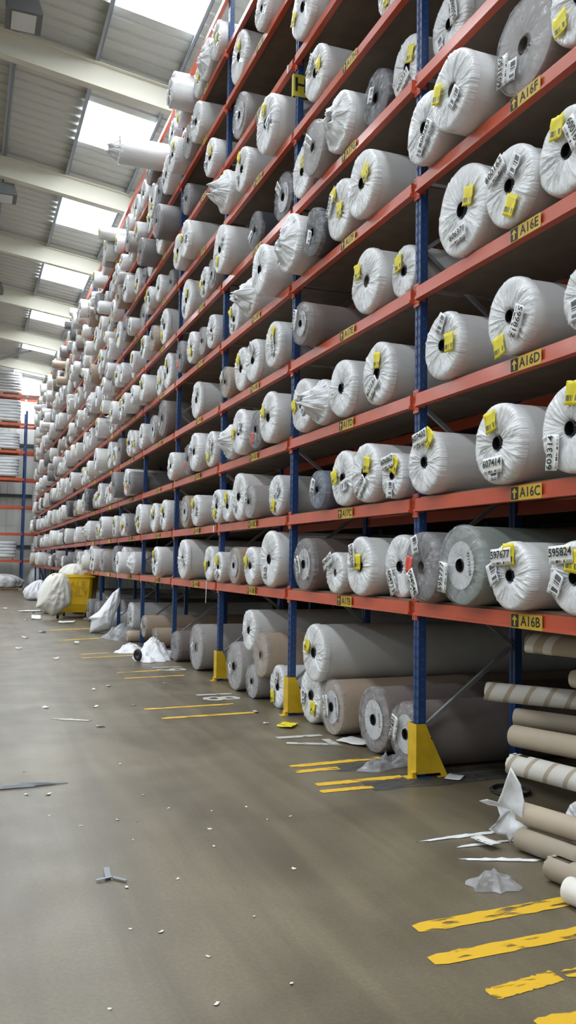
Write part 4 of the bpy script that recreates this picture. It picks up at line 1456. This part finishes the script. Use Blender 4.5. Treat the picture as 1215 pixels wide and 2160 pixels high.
# torn white sheet hanging over the tube ends
b = MB(); n = 18
out = [(0,.40,0), (.10,.28,0), (.06,.16,0), (.15,.08,0), (.22,.10,0), (.28,.02,0), (.20,-.05,0)]
poly = [(.02,.47), (.05,.36), (.075,.25), (.10,.17), (.165,.19), (.215,.165), (.16,.135), (.105,.13), (.085,.06), (.11,-.01), (.155,-.06), (.10,-.09), (.05,-.10), (.03,-.17), (.0,-.11), (-.05,-.08), (-.09,-.02), (-.05,.08), (-.06,.2), (-.04,.33)]
ctr = (.02, .1)
cols = 9
for k in range(cols+1):
    s = k/cols
    for (u, v) in poly:
        uu = ctr[0]+(u-ctr[0])*s; vv = ctr[1]+(v-ctr[1])*s
        b.v.append((.05*nz3(uu*9, vv*9, 3.3) - .02*s, uu*1.15, vv))
P = len(poly)
for k in range(cols):
    for j in range(P):
        l = (j+1) % P; b.f.append((k*P+j, (k+1)*P+j, (k+1)*P+l, k*P+l)); b.m.append(0)
o = b.build('torn_plastic_sheet', FILM, None, True)
md = o.modifiers.new('thickness', 'SOLIDIFY'); md.thickness = .002
o.location = (-.25, 4.20, .13); o.rotation_euler = (0, 0, math.radians(52)); o.scale = (1, .80, .68)
tag(o, 'torn white plastic sheet draped against the end of a cardboard tube', 'plastic')

crumple('plastic_scrap', 'crumpled clear plastic scrap alone on the floor before the yellow line', 'plastic', (-.72, 3.71, 0), .13, .085, .055, CLEARLITTER, 3, 9, .7, 2.2, smooth=False)
crumple('plastic_scrap', 'clear plastic tail spilling from a roll beside the nearest guard', 'plastic', (-.07, 6.15, 0), .28, .10, .08, CLEARLITTER, 5, 10, .5, 2., rz=.4, smooth=False)
crumple('plastic_strip', 'long flat torn plastic strip reaching out beneath the tubes', 'plastic', (-.42, 4.44, 0), .25, .018, .012, FILM, 7, 16, 1.1)
crumple('plastic_strip', 'short torn plastic strip under a printed paper slip', 'plastic', (-.38, 4.28, 0), .19, .014, .010, FILM, 8, 16, 1.1)
crumple('plastic_strip', 'curved white plastic shred nearest the crumpled clear scrap', 'plastic', (-.46, 4.02, 0), .19, .014, .014, FILM, 10, 16, 1.1, rz=-.35)
o = ob('paper_slip', LABELS[1], None, (-.41, 4.25, .035), (0, PI/2, .2), (1, .8, .8)); tag(o, 'small printed paper slip lying by the torn plastic', 'paper')
# black strap coil
b = MB()
for k in range(6):
    rng = random.Random(k); pts = []
    for s in range(28):
        a = 2*PI*s/28; rr = .13+.018*nz3(math.cos(a)+k, math.sin(a), k*2.)
        pts.append((rr*math.cos(a)*1.05+rng.uniform(-.004, .004), rr*math.sin(a), .006+.004*k+.006*abs(nz3(a, k, 1))))
    b.tube(pts, .005, 6, True)
o = b.build('strap_coil', RUBBER, None, True); o.location = (.42, 5.18, 0); tag(o, 'coil of black strapping on the floor behind the tubes', 'strap')
# paper sheets and tags near the uprights
def flat(name, lab, cat, loc, w, h, m, seed, rz, group=None, amp=.012, rag=.0):
    o = ob(name, bent_sheet(name, w, h, m, seed, amp, 5, rag), None, (loc[0], loc[1], .006+amp), (0, PI/2, 0)); o.rotation_euler = (0, PI/2, rz)
    return tag(o, lab, cat, group)
flat('paper_sheet', 'white paper sheet in front of the mauve roll on the floor', 'paper', (.10, 7.02), .30, .26, PAPER, 31, .5)
flat('paper_tag', 'small white tag at the foot of the nearest yellow guard', 'paper', (.26, 5.66), .12, .17, PAPER, 32, .8, None, .004)
flat('sticker_sheet', 'crumpled yellow sticker on the floor by the second guard', 'sticker', (-.23, 7.92), .16, .24, STICKM, 33, .9, None, .012, .3)
crumple('tape_strip', 'twisted grey tape strip lying furthest from the racking', 'tape', (-2.82, 6.36, 0), .27, .020, .03, STRAPG, 12, 16, .9, rz=.05)
crumple('tape_strip', 'thin pale tape strip on the open floor', 'tape', (-2.2, 8.85, 0), .20, .03, .012, LINEW, 13, 12, .6, rz=-.5)
b = MB(); b.bar((-2.58, 4.40, .010), (-2.50, 4.415, .014), .02, .003); b.bar((-2.52, 4.42, .012), (-2.51, 4.54, .018), .03, .003); b.bar((-2.50, 4.42, .010), (-2.44, 4.35, .010), .02, .003)
o = b.build('tape_strip', STRAPG); tag(o, 'grey forked tape offcut in the middle of the floor', 'tape')
SCR = [bent_sheet('paper_scrap', .035+.012*s, .02+.01*s, SCRAP, 40+s, .008, 3, .6) for s in range(3)]
SP = [(-2.77,6.82),(-2.8,6.15),(-2.66,6.11),(-2.7,5.61),(-2.54,5.34),(-2.31,5.39),(-2.2,5.33),(-1.96,5.54),(-1.82,5.04),(-1.71,5.39),(-1.88,4.73),(-1.47,5.41),(-1.43,5.11),(-1.27,5.13),(-1.58,4.26),(-1.97,3.75),(-2.19,4.31),(-2.45,4.28),(-2.52,3.8),(-2.27,3.44),(-2.4,3.73),(-2.71,3.16),(-2.03,3.12),(-2.34,3.07),(-1.44,9.53),(-1.86,9.54),(-1.97,8.42),(-.75,11.08),(-.39,8.11),(-.28,8.75),(-2.05,6.83),(-2.05,5.9),(-2.38,9.64),(-2.29,4.98),(-1.7,10.8),(-1.48,11.05),(-1.83,14.21),(-2.05,18.2),(-1.6,19.5),(-2.3,16.),(-1.2,16.8),(-2.5,21.5),(-1.7,23.4),(-1.3,26.5),(-2.0,29.)]
for n_, (x, y) in enumerate(SP):
    rng = random.Random(n_); sc = .42 if y < 6 else .7 if y < 8 else 1.3 if y < 14 else 3.
    o = ob('paper_scrap', SCR[n_ % 3], None, (x, y, .007*sc), (0, PI/2, rng.uniform(0, 6)), (sc, sc, sc))
    tag(o, 'small pale paper scrap lying on the bare concrete floor', 'scrap', 'paper scraps on the floor')
flat('paper_sheet', 'large white paper sheet on the floor before the bin', 'paper', (-1.25, 27.5), .5, .8, PAPER, 51, .3)
flat('paper_sheet', 'long white paper strip on the floor left behind the bin wheels', 'paper', (-1.35, 24.6), .25, 1.6, PAPER, 52, 1.5)
flat('paper_sheet', 'small white sheet on the floor under the bin wheels', 'paper', (-.75, 22.6), .4, .6, PAPER, 53, 1.4)

# ================================================================== floor markings
def line(lab, x0, y0, x1, y1, w, m=LINEY, seed=0):
    b = MB(); N = 24
    for k in range(N+1):
        s = k/N; x = x0+(x1-x0)*s; y = y0+(y1-y0)*s; e = .012*nz3(k*.8, seed, 1); f = .012*nz3(k*.8, seed, 5)
        tp = min(1., s*14+.7)
        b.v += [(x, y-w/2*tp+e, .0025), (x, y+w/2*tp+f, .0025)]
    for k in range(N): b.f.append((2*k, 2*k+2, 2*k+3, 2*k+1)); b.m.append(0)
    o = b.build('floor_line', m); tag(o, lab, 'floor marking', 'painted lines across the aisle edge'); return o
line('yellow painted floor line reaching the lowest cardboard tube', -1.34, 3.40, -.1, 3.46, .10, seed=1)
line('yellow painted floor line, second from the camera side of the tubes', -1.43, 3.11, -.1, 3.16, .095, seed=2)
line('scuffed yellow floor stroke with a dark scratch, broken in two', -1.36, 2.80, -1.02, 2.84, .085, seed=3)
line('short yellow floor stroke past the scratched one', -.99, 2.84, -.3, 2.86, .06, seed=4)
line('yellow floor line nearest the camera', -1.32, 2.565, -.6, 2.58, .08, seed=5)
line('yellow floor line running in front of the mauve rolls', -.80, 6.36, .03, 6.43, .085, seed=6)
line('short yellow floor line next to the mauve rolls', -.82, 6.19, -.45, 6.21, .085, seed=7)
line('yellow floor line ending at the nearest guard', -.82, 5.79, -.10, 5.82, .085, seed=8)
line('short yellow floor line before the nearest guard', -.86, 5.61, -.45, 5.62, .075, seed=9)
line('farther of two yellow lines by the second guard', -1.38, 9.26, -.35, 9.34, .075, seed=10)
line('nearer of two yellow lines by the second guard', -1.32, 8.68, -.30, 8.75, .085, seed=11)
line('farther of two yellow lines by the third guard', -1.17, 12.35, -.3, 12.50, .08, seed=12)
line('nearer of two yellow lines by the third guard', -1.17, 11.73, -.3, 11.85, .08, seed=13)
line('farther yellow line beyond the third guard', -1.38, 14.9, -.55, 15.1, .09, seed=14)
line('nearer yellow line beyond the third guard', -1.41, 14.33, -.5, 14.55, .09, seed=15)
line('worn yellow floor line in front of the plastic heap', -1.45, 17.5, -.6, 17.9, .16, seed=16)
line('worn yellow floor line closest to the bin', -1.4, 20.1, -.4, 20.5, .22, seed=17)
# painted bay numbers that read when facing the racking
for s_, x, y in (('17', -.33, 7.27), ('18', -.40, 9.9), ('19', -.36, 12.65)):
    me = text_mesh(s_, LINEW, .62)
    o = ob('painted_number', me, None, (x, y, .004), (0, PI/2, 0))
    tag(o, 'worn white number %s painted on the floor by the %s guard' % (s_, {'17': 'nearest', '18': 'second', '19': 'third'}[s_]), 'floor marking', 'painted bay numbers')

# ================================================================== YELLOW WHEELED BIN with bags
t = thing('wheeled_bin', 'large yellow plastic wheeled bin overflowing with white plastic', 'bin', (-.30, 24.55, 0), math.radians(-15))
b = MB()
def loop(hx, hy, z, c=.06):
    return [(-hx+c,-hy,z),(hx-c,-hy,z),(hx,-hy+c,z),(hx,hy-c,z),(hx-c,hy,z),(-hx+c,hy,z),(-hx,hy-c,z),(-hx,-hy+c,z)]
L_ = [loop(.40, .52, .17), loop(.47, .62, .40), loop(.53, .70, 1.12), loop(.56, .74, 1.13), loop(.56, .74, 1.20), loop(.50, .67, 1.20), loop(.44, .58, .3)]
for l in L_: b.v += l
for i in range(len(L_)-1):
    for j in range(8):
        l = (j+1) % 8; b.f.append((i*8+j, i*8+l, (i+1)*8+l, (i+1)*8+j)); b.m.append(0)
b.f.append(tuple(reversed(range(8)))); b.m.append(0); n = 8*(len(L_)-1); b.f.append(tuple(range(n, n+8))); b.m.append(0)
b.build('tub', BINY, t)
for sx in (-1, 1):
    for sy in (-1, 1):
        w = MB(); w.tube([(sx*.40-.025, sy*.52, .085), (sx*.40+.025, sy*.52, .085)], .085, 20); wo = w.build('wheel', RUBBER, t)
        c = MB(); c.box(sx*.40-.04, sx*.40+.04, sy*.52-.03, sy*.52+.03, .085, .19); c.build('castor_fork', GALV, wo)
for sy in (-1, 1):
    g = MB(); g.tube([(.40, sy*.80, 1.15), (.62, sy*.80, 1.15)], .025, 10); g.build('trunnion', BINY, t)
h = MB()
for k in range(4): h.box(.30+.06*k, .34+.06*k, -.76, -.70, 1.20, 1.235)
h.build('hinge', BINY, t)
for sx in (-.40, .40):
    g = MB(); g.box(sx-.10, sx+.10, -.60, -.44, .155, .185); g.build('corner_foot', mat('dark_yellow', (.40, .20, .01), .5), t)
for s_, z in (('BALE', .92), ('ONLY', .70)):
    o = ob('lettering', text_mesh(s_, mat('faded_marker', (.58, .33, .015), .6), .26), t, (.06, -.675-.09*(z-.7), z), (math.radians(0), 0, PI/2)); o.rotation_euler = (0, 0, PI/2)

def sack(name, lab, loc, sx, sy, sz, m, seed, rz=0., drape=.0, cat='plastic', taper=.28):
    """a big loose bag: a folded, sagging closed skin"""
    b = MB(); U, V = 72, 40
    for j in range(V+1):
        f = j/V; ph = PI*f
        for i in range(U):
            t_ = 2*PI*i/U
            cr_ = 1-2*abs(nz3(math.cos(t_)*2.6+seed, math.sin(t_)*2.6, f*1.6)); c2 = 1-2*abs(nz3(math.cos(t_)*6+seed, math.sin(t_)*6, f*4+2))
            fold = .92 + .20*cr_*math.sin(ph) + .08*c2 + .22*nz3(math.cos(t_)*1.3+seed, math.sin(t_)*1.3, f*2.2)
            rad = (math.sin(ph)**.62) * (1 - taper*f) * fold
            x = sx*rad*math.cos(t_); y = sy*rad*math.sin(t_); z = sz*(1-math.cos(ph))/2
            b.v.append((x + drape*f*f, y, z))
    for j in range(V):
        for i in range(U):
            l = (i+1) % U; b.f.append((j*U+i, j*U+l, (j+1)*U+l, (j+1)*U+i)); b.m.append(0)
    o = b.build(name, m, None, True); o.location = loc; o.rotation_euler = (0, 0, rz)
    zmin = min(v.co.z for v in o.data.vertices); 
    return tag(o, lab, cat)
OFFW = mat('off_white_sacking', (.74, .72, .66), .55, bump=.3, bscale=12)
def drape(name, lab, pts, ctr, y, bulge, m, seed, cat='plastic', top=None):
    """film hanging or slumped as a body with creases running down from where it is gathered"""
    poly = []
    for q in range(len(pts)):                 # subdivide the outline
        (ax, az), (bx, bz) = pts[q], pts[(q+1) % len(pts)]
        for e in range(4): poly.append((ax+(bx-ax)*e/4, az+(bz-az)*e/4))
    P_ = len(poly); b = MB(); RN = 16; top = top or pts[0]
    for side in (-1, 1):
        for k in range(RN+1):
            s_ = k/RN
            for (u, v) in poly:
                uu = ctr[0]+(u-ctr[0])*s_; vv = ctr[1]+(v-ctr[1])*s_
                an = math.atan2(uu-top[0], top[1]-vv+.05); di = math.hypot(uu-top[0], vv-top[1])
                cr_ = 1-2*abs(nz3(an*4+seed, di*1.1, seed)); c2 = 1-2*abs(nz3(uu*5+seed, vv*5, seed+2)); c3 = 1-2*abs(nz3(uu*11+seed, vv*11, seed+5))
                e = (1-s_**2.5)**.6
                d = bulge*e*(.75 + .30*cr_ + .16*c2 + .06*c3) + .03*cr_*(1-e)
                b.v.append((uu, side*d*(1 if side < 0 else .35), max(vv, .006)))
    N_ = (RN+1)*P_
    for sd in (0, 1):
        for k in range(RN):
            for j in range(P_):
                l = (j+1) % P_; f = (sd*N_+k*P_+j, sd*N_+(k+1)*P_+j, sd*N_+(k+1)*P_+l, sd*N_+k*P_+l)
                b.f.append(f if sd == 0 else tuple(reversed(f))); b.m.append(0)
    for j in range(P_):
        l = (j+1) % P_; b.f.append((RN*P_+j, N_+RN*P_+j, N_+RN*P_+l, RN*P_+l)); b.m.append(0)
    o = b.build(name, m, None, True, fixn=True); o.location = (0, y, 0)
    return tag(o, lab, cat)
drape('plastic_bag', 'big creased white bag hanging over the side of the yellow bin',
      [(-.83,1.24),(-.71,1.23),(-.59,1.04),(-.53,.75),(-.53,.43),(-.64,.33),(-.83,.21),(-.96,.10),(-1.04,.10),(-1.15,.19),(-1.31,.29),(-1.45,.33),(-1.41,.51),(-1.28,.81),(-1.15,1.08),(-.99,1.20)], (-.95, .70), 23.62, .26, OFFW, 4, top=(-.78, 1.28))
sack('plastic_bag', 'white plastic heaped on top of the yellow bin', (-.36, 24.5, 1.0), .50, .55, .50, OFFW, 5, 0., 0., 'plastic', .5)
sack('plastic_bag', 'translucent grey plastic bulging behind the bin', (-.75, 26.4, .0), .50, .55, 1.2, FILM, 7, 0., .1, 'plastic', .5)
sack('plastic_bag', 'low white plastic heap with a yellow sticker beyond the bin', (-.62, 35.0, .0), .65, .6, .8, FILM, 9, 0., .2, 'plastic', .75)
drape('plastic_sheet', 'white plastic sheet trailing from the floor rolls beside the bin',
      [(0,1.0),(.04,.73),(-.12,.32),(-.19,.05),(-.44,.006),(-.63,.006),(-.6,.27),(-.66,.33),(-.44,.48),(-.26,.73),(-.15,.88)], (-.28, .38), 19.2, .22, FILM, 6, top=(0, 1.05))
crumple('plastic_sheet', 'clear plastic heap between the beige rolls and the trailing sheet', 'plastic', (-.15, 17.6, 0), .42, .5, .34, CLEARLITTER, 23, 24, .4)
crumple('plastic_sheet', 'white crumpled plastic below the dark mauve roll', 'plastic', (-.33, 13.85, 0), .34, .42, .36, FILM, 25, 24, .45)
crumple('plastic_sheet', 'small white plastic bag end lying on the floor line', 'plastic', (-.50, 15.0, 0), .28, .20, .17, FILM, 27, 18, .3)
crumple('plastic_sheet', 'pale plastic remnants under the yellow bin', 'plastic', (.2, 23.6, 0), .38, .35, .16, CLEARLITTER, 29, 18, .3)
b = MB(); b.lathe_x([(0, .09), (-.01, .10), (-.03, .09), (-.03, .03), (.02, .03), (.02, .001)], 20)
o = b.build('core_plug', BLACKP, None, True); o.location = (-.62, 13.6, .11); o.rotation_euler = (0, 0, .5); tag(o, 'loose black roll plug lying by the white crumpled plastic', 'plug')
o = ob('hanging_strap', (lambda m: (m.box(-.001, .001, -.012, .012, -.31, 0), m.mesh('hanging_strap', PAPER))[1])(MB()), None, (-.06, UY(2)+.38, DECK[0]-.0), (.06, 0, 0))
tag(o, 'white strap hanging down from a roll over shelf B', 'strap')

# ================================================================== END RACK against the far wall
YF = 46.0
er = thing('pallet_rack', 'orange and blue pallet rack across the far wall', 'rack', (0, YF, 0))
EB = [1.5, 2.89, 4.28, 5.71, 7.13, 8.57, 10.04]
up = MB(); up.box(-.05, .05, 0, .09, 0, 9.3); EUP = up.mesh('upright', BLUE)
for x in (-6.2, -3.34, -.48, 2.38):
    for y in (0, 1.05): ob('upright', EUP, er, (x, y, 0))
    for k in range(10):
        br = MB(); a = (.05, .4+.9*k); c = (1.08, .4+.9*(k+1)) 
        br.bar((x, a[0], a[1]), (x, c[0], min(c[1], 9.2)), .03, .03); br.build('brace', BLUE, er)
eb = MB(); eb.box(.05, 2.81, -.04, .03, -.06, .06); EBM = eb.mesh('beam', ORANGE)
for x in (-6.2, -3.34, -.48):
    for z in EB:
        for y in (0, 1.1): ob('beam', EBM, er, (x, y, z))
# pallets and stacks of flat silvery packs
def pallet_mesh():
    p = MB()
    for x in (-.55, 0, .55): p.box(x-.05, x+.05, -.5, .5, 0, .09)
    for y in (-.42, -.14, .14, .42): p.box(-.6, .6, y-.06, y+.06, .09, .115)
    for y in (-.45, .45): p.box(-.6, .6, y-.05, y+.05, -.0, .02)
    return p.mesh('pallet', WOOD)
PALLET = pallet_mesh()
def pack_stack(name, h, w, d, seed):
    b = MB(); nl = max(3, int(h/.14)); N = 30
    for k in range(nl):
        z0 = h*k/nl; z1 = h*(k+1)/nl
        for zz, s in ((z0, .955), (z0+(z1-z0)*.2, 1.), (z0+(z1-z0)*.75, 1.0), (z1, .955)):
            for i in range(N):
                t_ = 2*PI*i/N; c, s_ = math.cos(t_), math.sin(t_)
                r = 1/max(abs(c), abs(s_)); r = min(r, 1.28)
                jx = 1+.035*nz3(i*.9, k*1.7, seed)
                b.v.append((w/2*c*r*s*jx, d/2*s_*r*s*jx, zz+.025*nz3(i*.6, k*2.3, seed+3)*(0 if k == 0 and zz == z0 else 1)))
    R_ = nl*4
    for k in range(R_-1):
        for i in range(N):
            l = (i+1) % N; b.f.append((k*N+i, k*N+l, (k+1)*N+l, (k+1)*N+i)); b.m.append(0)
    b.f.append(tuple((R_-1)*N+i for i in range(N))); b.m.append(0)
    return b.mesh(name, FARFILM, True)
spots = [(-1.78, 0, .82), (-1.78, 3, .95), (-1.78, 4, .85), (-1.78, 5, 1.1), (-1.78, 6, 1.05), (.72, 0, .75), (.72, 1, .95), (.72, 2, 1.0), (.72, 4, 1.0), (.72, 5, 1.1), (-4.6, 0, .9), (-4.6, 2, 1.0), (-4.6, 4, 1.0), (-4.6, 5, 1.1)]
LVN = ['lowest', 'second', 'third', 'fourth', 'fifth', 'sixth', 'top']
for n_, (x, k, h) in enumerate(spots):
    bay = {-1.78: 'middle bay', .72: 'inner bay', -4.6: 'outer bay'}[x]
    z = EB[k]+.06
    o = ob('pallet', PALLET, None, (x, YF+.55, z), None, (1.7 if x < 0 else 1.25, 1, 1)); tag(o, 'wooden pallet on the %s beam of the far rack, %s' % (LVN[k], bay), 'pallet', 'pallets on the far rack')
    o = ob('pack_stack', pack_stack('pack_stack', h, 2.0 if x < 0 else 1.5, 1.05, n_), None, (x, YF+.55, z+.117)); tag(o, 'flat silvery packs stacked on the %s beam, far rack, %s' % (LVN[k], bay), 'packs', 'stacks of silvery packs on the far rack')
o = ob('pallet', PALLET, None, (-1.6, YF+.1, 0), None, (1.9, 1, 1)); tag(o, 'wooden pallet on the floor under the far rack', 'pallet', 'pallets on the far rack')
sack('plastic_bag', 'grey plastic sheeting slumped on the floor pallet below the far rack', (-1.6, YF+.05, .10), 1.25, .6, .75, FARFILM, 15)
sack('plastic_bag', 'tall grey wrapped bundle standing beside the far rack post', (.25, YF+.3, 0), .4, .45, 1.2, FARFILM, 17)
